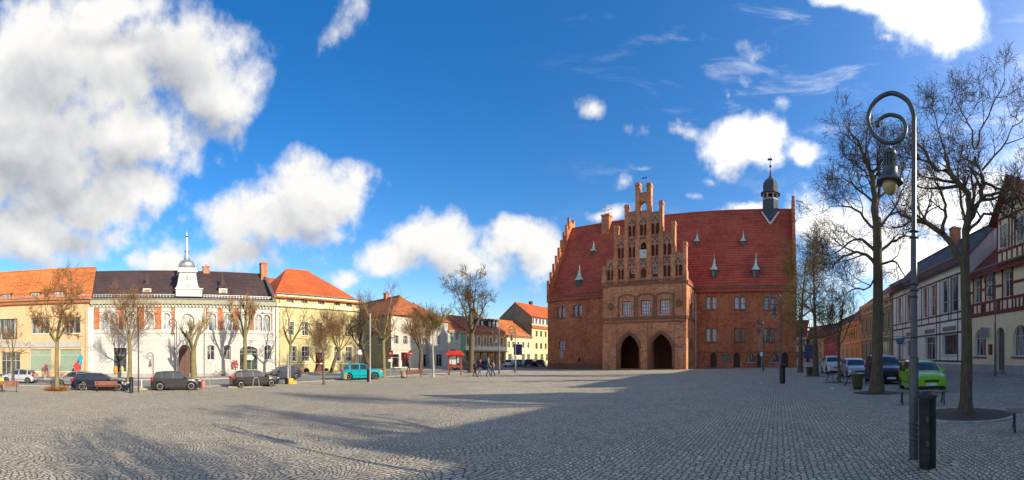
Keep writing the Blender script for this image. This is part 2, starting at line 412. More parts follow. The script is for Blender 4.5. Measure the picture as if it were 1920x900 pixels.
# ---------------------------------------------------------------- facades with real openings
def arch_top(kind, w, h):
    """outline (x,z) of an opening of width w, height h, x from -w/2, z from 0; counter-clockwise seen from -y"""
    a = w/2
    if not kind: return [(-a, 0), (a, 0), (a, h), (-a, h)]
    pts = [(-a, 0), (a, 0)]
    if kind == 'round':
        for i in range(11):
            t = pi*i/10; pts.append((a*cos(t), h-a+a*sin(t)))
    elif kind == 'seg':
        r = w*.16
        for i in range(9):
            t = pi*i/8; x = a*cos(t); pts.append((x, h-r+r*(1-(x/a)**2)))
    elif kind == 'point':
        rise = w*.8; Rr = (a*a+rise*rise)/(2*a); c = a-Rr
        tm = math.atan2(rise, -c)
        for i in range(7): t = tm*i/6; pts.append((c+Rr*cos(t), h-rise+Rr*sin(t)))
        for i in range(5, -1, -1): t = tm*i/6; pts.append((-c-Rr*cos(t), h-rise+Rr*sin(t)))
    return pts
def top_at(out, x):
    best = 0
    n = len(out)
    for i in range(n):
        (x0, z0), (x1, z1) = out[i], out[(i+1) % n]
        if min(x0, x1)-1e-6 <= x <= max(x0, x1)+1e-6:
            z = max(z0, z1) if abs(x1-x0) < 1e-6 else z0+(z1-z0)*(x-x0)/(x1-x0)
            best = max(best, z)
    return best
WCACHE = {}
def window_mesh(w, h, arch, cols, rows, fm, gm, fr=.07, bar=.04):
    key = (round(w, 2), round(h, 2), arch, cols, tuple(rows), fm.name, gm.name, fr, bar)
    if key in WCACHE: return WCACHE[key]
    out = arch_top(arch, w, h); zc = h/2
    ins = [(x*(1-2*fr/w), zc+(z-zc)*(1-2*fr/h)) for x, z in out]
    f = MB(); n = len(out)
    f.add([(x, 0, z) for x, z in out]+[(x, 0, z) for x, z in ins]+[(x, .07, z) for x, z in ins],
          [(i, (i+1) % n, n+(i+1) % n, n+i) for i in range(n)]+[(n+i, n+(i+1) % n, 2*n+(i+1) % n, 2*n+i) for i in range(n)])
    for i in range(1, cols):
        x = -w/2+w*i/cols; b = bar if i*2 != cols else bar*1.5
        f.box(x-b/2, x+b/2, .004, .06, fr*.8, top_at(out, x)-fr*.8)
    for rz in rows:
        f.box(-w/2+fr*.9, w/2-fr*.9, .002, .055, h*rz-bar/2, h*rz+bar/2)
    p = MB(); p.poly([(x, .05, z) for x, z in ins])
    WCACHE[key] = (f.mesh('window', fm), p.mesh('pane', gm)); return WCACHE[key]
class Face:
    """one wall of a building, seen from outside with P on the left and Q on the right"""
    def __init__(s, root, P, Q, zb, zt, mat, under=1.2, name='wall'):
        s.root, s.P, s.Q, s.zb, s.zt, s.mat, s.name = root, P, Q, zb, zt, mat, name
        dx, dy = Q[0]-P[0], Q[1]-P[1]; s.L = sqrt(dx*dx+dy*dy); s.e = (dx/s.L, dy/s.L); s.rz = math.atan2(dy, dx)
        s.loc = (P[0]-root.location[0], P[1]-root.location[1], zb-root.location[2]); s.holes = []; s.under = under; s.cut = []
    def uv(s, px, y=None):
        t = az(px); d = (sin(t), cos(t)); e = s.e; P = s.P
        det = d[0]*(-e[1])+d[1]*e[0]
        k = (P[0]*(-e[1])+P[1]*e[0])/det; u = (d[0]*P[1]-d[1]*P[0])/(-det)
        X, Y = d[0]*k, d[1]*k
        u = (X-P[0])*e[0]+(Y-P[1])*e[1]
        return u, (None if y is None else EYE+(HZ-y)*k/PXR-s.zb)
    def win(s, u, z0, z1, w, arch=None, cols=2, rows=(.62,), fm=None, gm=None, depth=.16, sill=True, surround=None, name='window', head=None, fr=.07, bar=.04):
        fm = fm or WHITE; gm = gm or GLS
        s.holes.append((u-w/2, u+w/2, z0, z1, arch))
        fme, pme = window_mesh(w, z1-z0, arch, cols, rows, fm, gm, fr, bar)
        W = inst(fme, name, s.root, s.wp(u, depth, z0), s.rz); inst(pme, 'pane', W)
        if sill:
            b = MB(); b.box(-w/2-.08, w/2+.08, -depth-.1, -depth+.02, -.09, -.002); inst(cached('sill', b, surround or WHITE, w), 'sill', W)
        if surround:
            t = .14; out = arch_top(arch, w, z1-z0); o2 = [(x*(1+2*t/w), z+(t if z > .3*(z1-z0) else 0)) for x, z in out]
            b = MB(); n = len(out); y = -depth-.045
            b.add([(x, y, z) for x, z in out]+[(x, y, z) for x, z in o2]+[(x, -depth+.01, z) for x, z in o2]+[(x, -depth+.01, z) for x, z in out],
                  [(n+i, n+(i+1) % n, (i+1) % n, i) for i in range(1, n)]+[(2*n+i, 2*n+(i+1) % n, n+(i+1) % n, n+i) for i in range(1, n)]+[(i, (i+1) % n, 3*n+(i+1) % n, 3*n+i) for i in range(1, n)])
            if head: b.box(-w/2-.22, w/2+.22, -depth-.16, -depth, z1-z0+t+.05, z1-z0+t+.17)
            inst(cached('surround', b, surround, (round(w, 2), round(z1-z0, 2), arch, head)), 'surround', W)
        return W
    def wp(s, u, v, z):
        return (s.loc[0]+s.e[0]*u-s.e[1]*v, s.loc[1]+s.e[1]*u+s.e[0]*v, s.loc[2]+z)
    def row(s, pxs, ref, w, **k):
        _, zt = s.uv(ref[0], ref[1]); _, zb = s.uv(ref[0], ref[2])
        return [s.win(s.uv(p)[0], zb, zt, w, **k) for p in pxs]
    def door(s, u, w, h, arch=None, mat=None, glassed=False, z0=.02, depth=.2):
        s.holes.append((u-w/2, u+w/2, z0, z0+h, arch)); out = arch_top(arch, w, h)
        d = MB(); d.poly([(x, 0, z) for x, z in out])
        for xx in (-w/4, w/4):
            for za, zb2 in ((.1, .42), (.5, .78)): d.box(xx-w*.17, xx+w*.17, -.03, -.001, h*za, h*zb2)
        d.box(-.02, .02, -.035, -.001, .02, h*.8)
        D = d.build('door', mat or WOODB, s.root, s.wp(u, depth, z0), s.rz)
        h_ = MB(); h_.tube([(.07, -.05, h*.45), (.07, -.05, h*.5)], .018, 6); h_.box(.06, .08, -.05, -.03, h*.46, h*.48); h_.build('handle', IRON, D)
        return D
    def hole(s, u, w, z0, z1, arch=None): s.holes.append((u-w/2, u+w/2, z0, z1, arch))
    def strip(s, name, z0, z1, out, mat, u0=0, u1=None, dent=None):
        b = MB(); u1 = s.L if u1 is None else u1
        b.box(u0, u1, -out, .012, z0, z1)
        if dent:
            x = u0+.1
            while x < u1-.2: b.box(x, x+dent*.5, -out*.75, .01, z0-dent*.6, z0-.002); x += dent
        return b.build(name, mat, s.root, s.loc, s.rz)
    def panel(s, name, u0, u1, z0, z1, out, mat):
        b = MB(); b.box(u0, u1, -out, .01, z0, z1); return b.build(name, mat, s.root, s.loc, s.rz)
    def beams(s, lst, mat, wd=.16, out=.025, name='timber_frame'):
        b = MB()
        for i, (u0, z0, u1, z1) in enumerate(lst):
            L = sqrt((u1-u0)**2+(z1-z0)**2); nx, nz = -(z1-z0)/L*wd/2, (u1-u0)/L*wd/2
            o = out if abs(u1-u0) > abs(z1-z0) else out-.004
            if abs(u1-u0) > .05 and abs(z1-z0) > .05: o = out-.008
            b.prism([(u0-nx, z0-nz), (u1-nx, z1-nz), (u1+nx, z1+nz), (u0+nx, z0+nz)], -o, .01)
        return b.build(name, mat, s.root, s.loc, s.rz)
    def finish(s, reveal=None, depth=.3, gable=None):
        b = MB(); H = s.zt-s.zb; eps = 1e-4
        xs = sorted({0.0, s.L} | {round(v, 4) for h in s.holes for v in h[:2]}); zs = sorted({-s.under, H} | {round(v, 4) for h in s.holes for v in h[2:4]})
        def inside(x, z):
            return any(h[0]-eps < x < h[1]+eps and h[2]-eps < z < h[3]+eps for h in s.holes)
        for j in range(len(zs)-1):
            zc = (zs[j]+zs[j+1])/2; i = 0
            while i < len(xs)-1:
                if xs[i+1]-xs[i] < 1e-3 or inside((xs[i]+xs[i+1])/2, zc): i += 1; continue
                k = i
                while k+1 < len(xs)-1 and not inside((xs[k+1]+xs[k+2])/2, zc): k += 1
                b.poly([(xs[i], 0, zs[j]), (xs[k+1], 0, zs[j]), (xs[k+1], 0, zs[j+1]), (xs[i], 0, zs[j+1])]); i = k+1
        for (x0, x1, z0, z1, arch) in s.holes:
            c = (x0+x1)/2; out = [(c+x, z0+z) for x, z in arch_top(arch, x1-x0, z1-z0)]; n = len(out)
            b.add([(x, 0, z) for x, z in out]+[(x, depth, z) for x, z in out], [(i, n+i, n+(i+1) % n, (i+1) % n) for i in range(n)])
            if arch:
                top = out[2:]; rt = [p for p in top if p[0] >= c-1e-6]; lf = [p for p in top if p[0] <= c+1e-6]
                for q in range(len(rt)-1): b.poly([(x1, 0, z1), (rt[q+1][0], 0, rt[q+1][1]), (rt[q][0], 0, rt[q][1])])
                for q in range(len(lf)-1): b.poly([(x0, 0, z1), (lf[q+1][0], 0, lf[q+1][1]), (lf[q][0], 0, lf[q][1])])
        if gable:   # extra outline above the wall, list of (u,z) ccw starting at (0,H)
            b.poly([(u, 0, z) for u, z in gable])
        return b.build(s.name, s.mat, s.root, s.loc, s.rz)
CM = {}
def cached(name, mb, mat, key):
    k = (name, mat.name, key)
    if k not in CM: CM[k] = mb.mesh(name, mat)
    return CM[k]
def inward(P, Q, d):
    dx, dy = Q[0]-P[0], Q[1]-P[1]; L = sqrt(dx*dx+dy*dy); return (-dy/L*d, dx/L*d)
def roof(root, P, Q, depth, eave, ridge, mat, over=.35, hipl=0, hipr=0, thick=.14, name='roof', side=.15, trim=None):
    """ridge parallel to PQ; built in the frame of PQ"""
    L = math.dist(P, Q); rz = math.atan2(Q[1]-P[1], Q[0]-P[0]); rise = ridge-eave; s = rise/(depth/2)
    y0, y1, ym = -over, depth+over, depth/2; ze = eave-s*over; zb = root.location[2]
    xa, xb = (-side if not hipl else -over), (L+side if not hipr else L+over)
    ra, rb = (xa if not hipl else hipl), (xb if not hipr else L-hipr)
    b = MB()
    def slab(pts):
        n = len(pts); lo = [(x, y, z-thick) for x, y, z in pts]
        b.add(list(pts)+lo, [tuple(range(n)), tuple(range(2*n-1, n-1, -1))]+[((i+1) % n, i, n+i, n+(i+1) % n) for i in range(n)])
    ze -= zb; zr = ridge-zb
    slab([(xa, y0, ze), (xb, y0, ze), (rb, ym, zr), (ra, ym, zr)])
    slab([(xb, y1, ze), (xa, y1, ze), (ra, ym, zr), (rb, ym, zr)])
    if hipl: slab([(xa, y1, ze), (xa, y0, ze), (ra, ym, zr)])
    if hipr: slab([(xb, y0, ze), (xb, y1, ze), (rb, ym, zr)])
    b.tube([(ra, ym, zr+.03), (rb, ym, zr+.03)], .12, 6)
    o = b.build(name, mat, root, (P[0]-root.location[0], P[1]-root.location[1], 0), rz)
    return o
def shell(root, P, Q, depth, zb, zt, mat, ridge=None, left=True, right=True):
    """side and back walls with gable triangles when ridge is given"""
    i = inward(P, Q, depth); Rr = (Q[0]+i[0], Q[1]+i[1]); S = (P[0]+i[0], P[1]+i[1]); H = zt-zb
    res = {}
    for nm, a, b_, on in (('right', Q, Rr, right), ('back', Rr, S, True), ('left', S, P, left)):
        if not on: continue
        F = Face(root, a, b_, zb, zt, mat); g = None
        if ridge and nm != 'back': g = [(0, H), (F.L, H), (F.L/2, ridge-zb)]
        F.g = g; res[nm] = F
    return res
def fin(res):
    for F in res.values(): F.finish(gable=F.g)
def gutter(F, z, mat=None, out=.42):
    b = MB(); b.tube([(-.1, -out, z), (F.L+.1, -out, z)], .07, 6); return b.build('gutter', mat or ZINC, F.root, F.loc, F.rz)
def pipe(F, u, z0, z1, mat=None):
    b = MB(); b.tube([(u, -.09, z0), (u, -.09, z1)], .05, 6); return b.build('downpipe', mat or ZINC, F.root, F.loc, F.rz)
def chimney(root, xy, z0, z1, w, mat, name='chimney'):
    b = MB(); x, y = xy[0]-root.location[0], xy[1]-root.location[1]; zb = root.location[2]
    b.box(x-w/2, x+w/2, y-w/2, y+w/2, z0-zb, z1-zb-.15); b.box(x-w/2-.06, x+w/2+.06, y-w/2-.06, y+w/2+.06, z1-zb-.15, z1-zb)
    b.lathe([(.1, z1-zb), (.09, z1-zb+.25)], 8, (x, y)); return b.build(name, mat, root)
def dormer(root, F, u, v, z, w, h, mat, rmat, kind='gable', tip=.8, gm=None, dep=1.6, fm=None):
    """box dormer, front face at distance v behind wall line"""
    b = MB(); b.box(-w/2, w/2, 0, dep, 0, h)
    D = b.build('dormer', mat, root, F.wp(u, v, z), F.rz)
    r = MB()
    if kind == 'gable':
        r.add([(-w/2-.12, -.15, h), (w/2+.12, -.15, h), (0, -.15, h+tip), (-w/2-.12, dep, h), (w/2+.12, dep, h), (0, dep, h+tip)], [(0, 1, 2), (1, 4, 5, 2), (3, 0, 2, 5), (0, 3, 4, 1)])
    elif kind == 'spire':
        a = w/2+.16; dd = w+.3
        r.add([(-a, -.14, h), (a, -.14, h), (a, dd, h), (-a, dd, h), (-a*.38, dd*.2, h+tip*.32), (a*.38, dd*.2, h+tip*.32), (a*.38, dd*.62, h+tip*.32), (-a*.38, dd*.62, h+tip*.32), (0, dd*.42, h+tip)],
              [(0, 1, 5, 4), (1, 2, 6, 5), (2, 3, 7, 6), (3, 0, 4, 7), (4, 5, 8), (5, 6, 8), (6, 7, 8), (7, 4, 8), (0, 3, 2, 1)])
    else:
        r.add([(-w/2-.12, -.2, h+.02), (w/2+.12, -.2, h+.02), (w/2+.12, dep+.6, h+tip), (-w/2-.12, dep+.6, h+tip), (-w/2-.12, -.2, h+.14), (w/2+.12, -.2, h+.14), (w/2+.12, dep+.6, h+tip+.12), (-w/2-.12, dep+.6, h+tip+.12)],
              [(0, 1, 5, 4), (4, 5, 6, 7), (1, 2, 6, 5), (3, 0, 4, 7), (0, 3, 2, 1)])
    r.build('dormer_roof', rmat, D)
    fme, pme = window_mesh(w*.72, h*.74, None, 2, (.6,) if h > .7 else (), fm or WHITE, gm or GLS, .05, .03)
    W = inst(fme, 'window', D, (0, -.075, h*.12)); W2 = bpy.data.objects.new('pane', pme)
    COL.objects.link(W2); W2.parent = D; W2.location = (0, -.075, h*.12); KIDS.setdefault(D.name, []).append(W2)
    return D
# ---------------------------------------------------------------- ground
def build_ground():
    k = NT('cobble_setts'); o = k.n('ShaderNodeTexCoord').outputs['Object']; sp = k.n('ShaderNodeSeparateXYZ'); k.l(o, sp.inputs[0])
    wob = k.noise(.22, 3, o)
    x = sp.outputs[0]; y = sp.outputs[1]
    a = k.math('FRACT', k.math('DIVIDE', k.math('ADD', x, k.math('MULTIPLY', wob, 2.5)), 1.35)); a = k.math('MULTIPLY_ADD', a, 2.0, -1.0)
    arc = k.math('MULTIPLY', k.math('MULTIPLY', a, a), .42)
    y2 = k.math('ADD', k.math('ADD', y, arc), k.math('MULTIPLY', wob, 1.6))
    cb = k.n('ShaderNodeCombineXYZ'); k.l(x, cb.inputs[0]); k.l(y2, cb.inputs[1])
    def vor(feat, sc, rnd=.55):
        v = k.n('ShaderNodeTexVoronoi', feature=feat, voronoi_dimensions='2D'); k.l(cb.outputs[0], v.inputs['Vector']); v.inputs['Scale'].default_value = sc; v.inputs['Randomness'].default_value = rnd; return v
    v1 = vor('F1', 9.8); ve = vor('DISTANCE_TO_EDGE', 9.8)
    cs = k.n('ShaderNodeSeparateColor'); k.l(v1.outputs['Color'], cs.inputs[0])
    stone = k.mix(cs.outputs[0], (.42, .37, .275), (.76, .68, .51))
    stone = k.mix(k.rng(cs.outputs[1], .72, .95, 0, .6), stone, (.4, .31, .22))
    stone = k.mix(k.rng(k.noise(.09, 5, o), .4, .7, 0, .4), stone, (.36, .32, .24))
    stone = k.mix(k.rng(k.noise(.6, 5, o), .45, .7, 0, .3), stone, (.8, .73, .56))
    stone = k.mix(k.rng(k.noise(40, 3, o), .3, .7, 0, .3), stone, (.24, .215, .17))
    stone = k.mix(k.rng(k.noise(.035, 4, o, .6), .5, .62, 0, .28), stone, (.3, .28, .23))
    stone = k.mix(k.rng(k.noise(1.8, 6, o, .75), .62, .7, 0, .5), stone, (.24, .22, .18))
    fog = k.rng(ve.outputs['Distance'], .03, .17, 0, 1)
    col = k.mix(fog, (.07, .064, .05), stone)
    k.setc(col, .7, .22)
    h = k.math('ADD', k.rng(ve.outputs['Distance'], 0, .22, 0, 1), k.math('MULTIPLY', k.noise(30, 3, o), .15))
    h = k.math('ADD', h, k.math('MULTIPLY', cs.outputs[2], .35))
    k.bump(h, .8, .022)
    xs = sorted(set([-900, -500, -300, -200, -140, -110, -90, -75, -65]+list(np.arange(-60, 32, 1.5).tolist())+[32, 40, 60, 90, 140, 220, 350, 600, 900]))
    ys = sorted(set([-600, -300, -150, -90, -60, -45]+list(np.arange(-36, 72, 1.5).tolist())+[72, 80, 90, 105, 125, 150, 200, 300, 500, 900]))
    b = MB(); b.v = [(X, Y, gz(X, Y)) for Y in ys for X in xs]; n = len(xs)
    b.f = [(j*n+i, j*n+i+1, (j+1)*n+i+1, (j+1)*n+i) for j in range(len(ys)-1) for i in range(n-1)]; b.m = [0]*len(b.f)
    o = b.build('ground', k.m, smooth=True); tag(o, kind='structure')
    asph = NT('asphalt'); oo = asph.obj(); n1 = asph.noise(.4, 5, oo); n2 = asph.noise(25, 3, oo)
    asph.setc(asph.mix(asph.rng(n1, .35, .65, 0, 1), asph.mix(n2, (.15, .15, .14), (.3, .29, .27)), (.24, .23, .21)), .85, .3); asph.bump(n2, .3, .01)
    walk = brick('pavement_slabs', (.38, .36, .33), (.46, .44, .4), (.2, .19, .18), .5, .35, .012, (.26, .25, .24), .2)
    kerbm = flat('kerb_granite', (.36, .35, .33), .8, var=.4, scale=6)
    def strip(name, pl, mat, lift, th=0):   # pl: list of (left xy, right xy)
        b = MB(); m = []
        for (p, q) in pl:
            m.append((p, q))
        K = 3
        for (p, q) in m:
            for t in range(K+1):
                X = p[0]+(q[0]-p[0])*t/K; Y = p[1]+(q[1]-p[1])*t/K; b.v.append((X, Y, gz(X, Y)+lift))
        for j in range(len(m)-1):
            for t in range(K): b.f.append((j*(K+1)+t, j*(K+1)+t+1, (j+1)*(K+1)+t+1, (j+1)*(K+1)+t)); b.m.append(0)
        if th:
            for side in (0, K):
                for j in range(len(m)-1):
                    i0, i1 = j*(K+1)+side, (j+1)*(K+1)+side; v0, v1 = b.v[i0], b.v[i1]
                    b.poly([v0, v1, (v1[0], v1[1], v1[2]-th), (v0[0], v0[1], v0[2]-th)])
        return tag(b.build(name, mat), kind='structure')
    ysl = np.arange(-40, 110, 2.0)
    strip('road', [((-47.5, y), (-37.5, y)) for y in ysl], asph.m, .004)
    strip('pavement', [((-53.5, y), (-47.65, y)) for y in ysl if y < 31], walk, .12)
    strip('kerb', [((-47.65, y), (-47.5, y)) for y in ysl if y < 31], kerbm, .125, .14)
    strip('kerb', [((-37.2, y), (-37.0, y)) for y in ysl if y < 52], kerbm, .05, .08)
    strip('pavement', [((-60, y), (-52.6, y)) for y in ysl if y > 37], walk, .12)
    strip('kerb', [((-52.6, y), (-52.45, y)) for y in ysl if y > 37], kerbm, .125, .14)
    X0 = lambda y: 17.02-.0524*y
    strip('pavement', [((X0(y)-3.3, y), (X0(y)+.3, y)) for y in ysl], walk, .12)
    strip('kerb', [((X0(y)-3.46, y), (X0(y)-3.3, y)) for y in ysl], kerbm, .125, .14)
    # apron of paler slabs along the town hall
    strip('pavement', [((-41, y), (5, y)) for y in (57.2, 60.5)], walk, .06, .07)
    global EARTH, KERBM
    KERBM = kerbm; EARTH = plaster('bare_earth', (.11, .075, .05), .5)
build_ground()

def quad_house(name, label, P, Q, depth, zb, ze, zr, wall, rmat, hipl=0, hipr=0, left=True, right=True, gab=True, over=.35, group=None, cat='house'):
    root = empty(name, (P[0], P[1], zb), 0, label, cat, group)
    F = Face(root, P, Q, zb, ze, wall)
    res = shell(root, P, Q, depth, zb, ze, wall, None if (hipl or hipr) or not gab else zr-.1, left, right)
    roof(root, P, Q, depth, ze, zr, rmat, over, hipl, hipr)
    return root, F, res

# ---------------------------------------------------------------- left row (faces +X)
T_ORANGE = tiles('orange_pantiles', (.36, .11, .035), (.5, .18, .055), .33, .24)
T_BRIGHT = tiles('bright_orange_tiles', (.42, .085, .022), (.5, .12, .032), .3, .2, .7)
T_DARK = tiles('dark_brown_tiles', (.045, .03, .034), (.07, .045, .046), .3, .2, .6)
T_BROWN = tiles('brown_orange_tiles', (.26, .075, .03), (.42, .14, .05), .3, .2, .5)
T_RED = tiles('dark_red_tiles', (.17, .028, .018), (.25, .045, .025), .3, .2, .5)
T_SLATE = tiles('grey_slates', (.05, .052, .06), (.085, .085, .095), .28, .22, .6)
C_BRICK = brick('chimney_brick', (.5, .16, .06), (.4, .12, .05))
XL = -52.0
def peach():
    P, Q = (XL, -26.0), onx(169, XL)
    pm = plaster('peach_plaster', (.64, .43, .24), .8)
    root, F, res = quad_house('shop_house', 'long peach plastered shop house with an orange tiled roof and wide shop windows', P, Q, 10, -1.15, 9.2, 14.4, pm, T_ORANGE)
    F.row([75.5, 134.5], (134.5, 594, 625), 2.45, cols=3, rows=())
    _, zt = F.uv(10, 598); _, zb = F.uv(10, 637)
    br = flat('brown_panelling', (.12, .06, .035), .6)
    for px in (14, -36): F.win(F.uv(px)[0], zb, zt, 2.9, cols=3, rows=(.3,), fm=br)
    tl = flat('shop_display_green', (.3, .42, .33), .3, var=.6, scale=2)
    k = NT('shop_display'); o = k.obj(); n = k.noise(2.4, 3, o); v = k.n('ShaderNodeTexVoronoi'); v.inputs['Scale'].default_value = 3.2; k.l(o, v.inputs['Vector'])
    k.setc(k.mix(k.rng(v.outputs['Distance'], .16, .2, .9, 0), (.2, .27, .21), k.mix(k.rng(n, .45, .6, 0, 1), (.03, .04, .04), (.25, .22, .2))), .08, .6)
    for px, wpx in ((75.5, 42), (132, 41)):
        F.row([px], (px, 655, 697), wpx/PXR*54/.99, cols=1, rows=(.74,), gm=k.m, name='shop_window', sill=False)
    F.row([20], (20, 660, 707), 2.8, cols=4, rows=(.66,), gm=GLM, name='shop_window', sill=False)
    F.row([-30], (20, 660, 700), 2.8, cols=3, rows=(.66,), gm=GLM, name='shop_window', sill=False)
    _, a = F.uv(100, 640); _, b = F.uv(100, 651)
    F.strip('sign_board', b, a, .12, GREYP, u1=F.L-1.2); F.strip('cornice', F.zt-F.zb-.45, F.zt-F.zb-.05, .28, flat('brown_eaves', (.2, .1, .06), .7))
    F.strip('plinth', -.6, .35, .05, STONE, u1=.01)
    gutter(F, F.zt-F.zb-.02, flat('rusty_gutter', (.22, .14, .1), .6)); pipe(F, F.uv(160)[0], 0, F.zt-F.zb-.5)
    # snow guard and flat dormers
    g = MB()
    for i in range(int(F.L/.35)): g.box(i*.35, i*.35+.04, .1, .13, F.zt-F.zb+.35, F.zt-F.zb+.62)
    g.box(0, F.L, .09, .12, F.zt-F.zb+.6, F.zt-F.zb+.64); g.box(0, F.L, .09, .12, F.zt-F.zb+.42, F.zt-F.zb+.46); g.build('snow_guard', ZINC, root, F.loc, F.rz)
    for px in (8, 63.5, 108, -45): dormer(root, F, F.uv(px)[0], .75, F.zt-F.zb+.45, 1.5, .75, flat('brown_panelling', (.12, .06, .035)), T_ORANGE, 'shed', .3)
    # clothes stand hung under the shop window: a red sweater and a blue umbrella
    F.finish(); fin(res)
peach()
def white_hall():
    P, Q = onx(170.2, XL), onx(515.5, XL)
    pm = plaster('white_render', (.6, .58, .56), .86)
    red = brick('orange_facing_brick', (.42, .11, .045), (.5, .16, .07), (.5, .35, .25), .26, .09, .01, (.6, .25, .12), .3)
    trim = flat('white_stucco', (.56, .545, .52), .8, .3, var=.15)
    eg = flat('greenish_cornice', (.3, .3, .22), .8, .3)
    root, F, res = quad_house('white_town_house', 'long white stuccoed hall with a dark roof, brick panels and a silver onion spire', P, Q, 10, -1.15, 9.05, 13.75, pm, T_DARK)
    H = F.zt-F.zb
    top = (312, 587, 618)
    kw = dict(arch='round', cols=2, rows=(.58,), gm=GLP, surround=trim, head=True)
    F.row([196, 213.5, 245, 281, 312], top, 1.0, **kw)
    F.row([398, 427, 456, 484.5, 499.5], (427, 588, 620), 1.0, **kw)
    F.row([351], (351, 588, 613), 1.9, arch='round', cols=3, rows=(.5,), gm=GLP, surround=trim)
    F.row([395, 426, 502], (426, 647, 675), .98, arch='seg', cols=2, rows=(.62,), surround=trim)
    F.row([225], (225, 652, 698), 1.75, cols=1, rows=(.7,), gm=GLM, name='shop_window', surround=trim)
    F.row([225], (225, 652.5, 653.5), 1.6, cols=1, rows=(), sill=False) if False else None
    F.row([466], (466, 649, 694), 2.5, arch='seg', cols=3, rows=(.68, .84), gm=GLM, name='shop_window', sill=False, surround=trim)
    u, _ = F.uv(346.5); _, zt = F.uv(346, 646)
    F.door(u, 1.55, zt-.05, 'round', flat('carved_brown_gate', (.09, .035, .026), .6))
    zc = lambda y: F.uv(300, y)[1]
    for a, b in ((171.2, 186.5), (218.5, 230), (258, 270), (289, 303), (320, 326.5), (386, 389.5), (408, 418), (437, 447), (467.5, 476), (507.5, 514.5)):
        F.panel('brick_panel', F.uv(a)[0], F.uv(b)[0], zc(617), zc(571), .03, red)
    F.strip('cornice', H-.62, H-.05, .42, eg, dent=.45); F.strip('cornice', H-1.0, H-.72, .14, trim); F.strip('string_course', zc(624), zc(619.5), .12, trim); F.strip('string_course', zc(637), zc(635.4), .06, trim)
    F.strip('plinth', -.6, .55, .05, GREYP, u1=F.uv(338)[0]); F.strip('plinth', -.6, .55, .05, GREYP, u0=F.uv(355)[0], u1=F.uv(447)[0])
    for px in (170.6, 515): F.panel('corner_pilaster', F.uv(px)[0]-.35, F.uv(px)[0]+.35 if px < 200 else F.L, 0, H-1, .09, trim)
    gutter(F, H+.05, ZINC, .5); pipe(F, F.uv(327.5)[0], 0, H-.6); pipe(F, F.uv(383)[0], .2, H-.6)
    g = MB(); zz = H+.55
    for a, b in ((.3, F.uv(328)[0]), (F.uv(382)[0], F.L-.3)):
        n = int((b-a)/.4)
        for i in range(n): g.box(a+i*.4, a+i*.4+.05, .05, .08, zz-.25, zz+.1)
        g.box(a, b, .04, .07, zz+.08, zz+.14); g.box(a, b, .04, .07, zz-.12, zz-.08)
    g.build('snow_guard', ZINC, root, F.loc, F.rz)
    # centre bay: slight projection, attic, shaped gable, onion dome
    u0, u1 = F.uv(329.5)[0], F.uv(378.5)[0]; uc = F.uv(351.5)[0]
    zA, zB = F.uv(352, 558)[1], F.uv(352, 543)[1]
    b = MB(); b.box(u0, u1, -.35, 1.6, zA+.12, zB); b.box(u0-.12, u1+.12, -.48, 1.7, zB, zB+.14); b.box(u0+.4, u1-.4, -.37, 0, zA+.3, zB-.25)
    b.build('attic', trim, root, F.loc, F.rz)
    zT = F.uv(352, 507)[1]; hw = F.uv(374)[0]-uc; tw = F.uv(367)[0]-uc
    prof = [(-hw, zB+.14)]+[(-hw+(hw-tw)*(t**.5)*1.0, zB+.14+(zT-zB-.6)*t) for t in (.15, .3, .5, .75, 1)]
    out = [(uc+x, z) for x, z in prof]; out = out+[(uc-tw, zT-.3), (uc+tw, zT-.3)]+[(2*uc-x, z) for x, z in out[::-1]]
    b = MB(); b.prism(out[::-1], -.3, 2.1); b.box(uc-tw-.2, uc+tw+.2, -.5, 2.3, zT-.3, zT-.05); b.box(uc-tw-.05, uc+tw+.05, -.35, 2.1, zT-.05, zT+.3)
    b.build('shaped_gable', trim, root, F.loc, F.rz)
    fme, pme = window_mesh(1.0, 2.3, 'round', 2, (.58,), WHITE, GLP)
    z0 = F.uv(352, 551)[1]; W = inst(fme, 'window', root, F.wp(uc+.15, -.33, z0+.35), F.rz); inst(pme, 'pane', W, (0, -.04, 0))
    zD = F.uv(352, 505.5)[1]; sc = 51/PXR
    silver = flat('silver_zinc', (.5, .53, .53), .35, .6, .75)
    pr = [(13, 0), (13.5, 1.5), (11.5, 3), (15, 5), (16.5, 9), (16, 13), (13, 17.5), (8, 20.5), (5.5, 23), (6, 24), (5, 25), (4.4, 32), (3.4, 37), (5, 37.5), (4.8, 38.5), (3.2, 39), (1.6, 66), (4.2, 66.5), (1.5, 68), (.5, 75), (.3, 77)]
    b = MB(); b.lathe([(r*sc, z*sc) for r, z in pr], 16)
    b.build('onion_spire', silver, root, F.wp(uc, .9, zD), F.rz, smooth=True)
    # dormers with pointed caps, skylights, chimneys, parapet
    for px in (275.5, 421.5): dormer(root, F, F.uv(px)[0], 1.25, F.uv(px, 549)[1]*1.0-.3, 1.15, 1.15, trim, T_DARK, 'spire', 2.3, dep=1.4)
    chimney(root, (XL-5.2, F.P[1]+F.uv(391)[0]+.4), 12.6, 14.6, .9, C_BRICK); chimney(root, (XL-4.4, Q[1]-.35), 12.6, 15.3, .95, C_BRICK)
    b = MB(); zr_ = 13.75-F.zb; b.prism([(0, 0), (5.35, 0), (5.35, .9), (0, -3.9)][:0] or [(-.35, H+.1), (5.2, zr_+.1), (5.2, zr_+.55), (-.35, H+.75)], -.2, .25)
    b.build('parapet', flat('dark_lead', (.08, .08, .09), .6), root, F.wp(F.L-.2, 0, 0), F.rz+pi/2)
    F.finish(); fin(res)
white_hall()
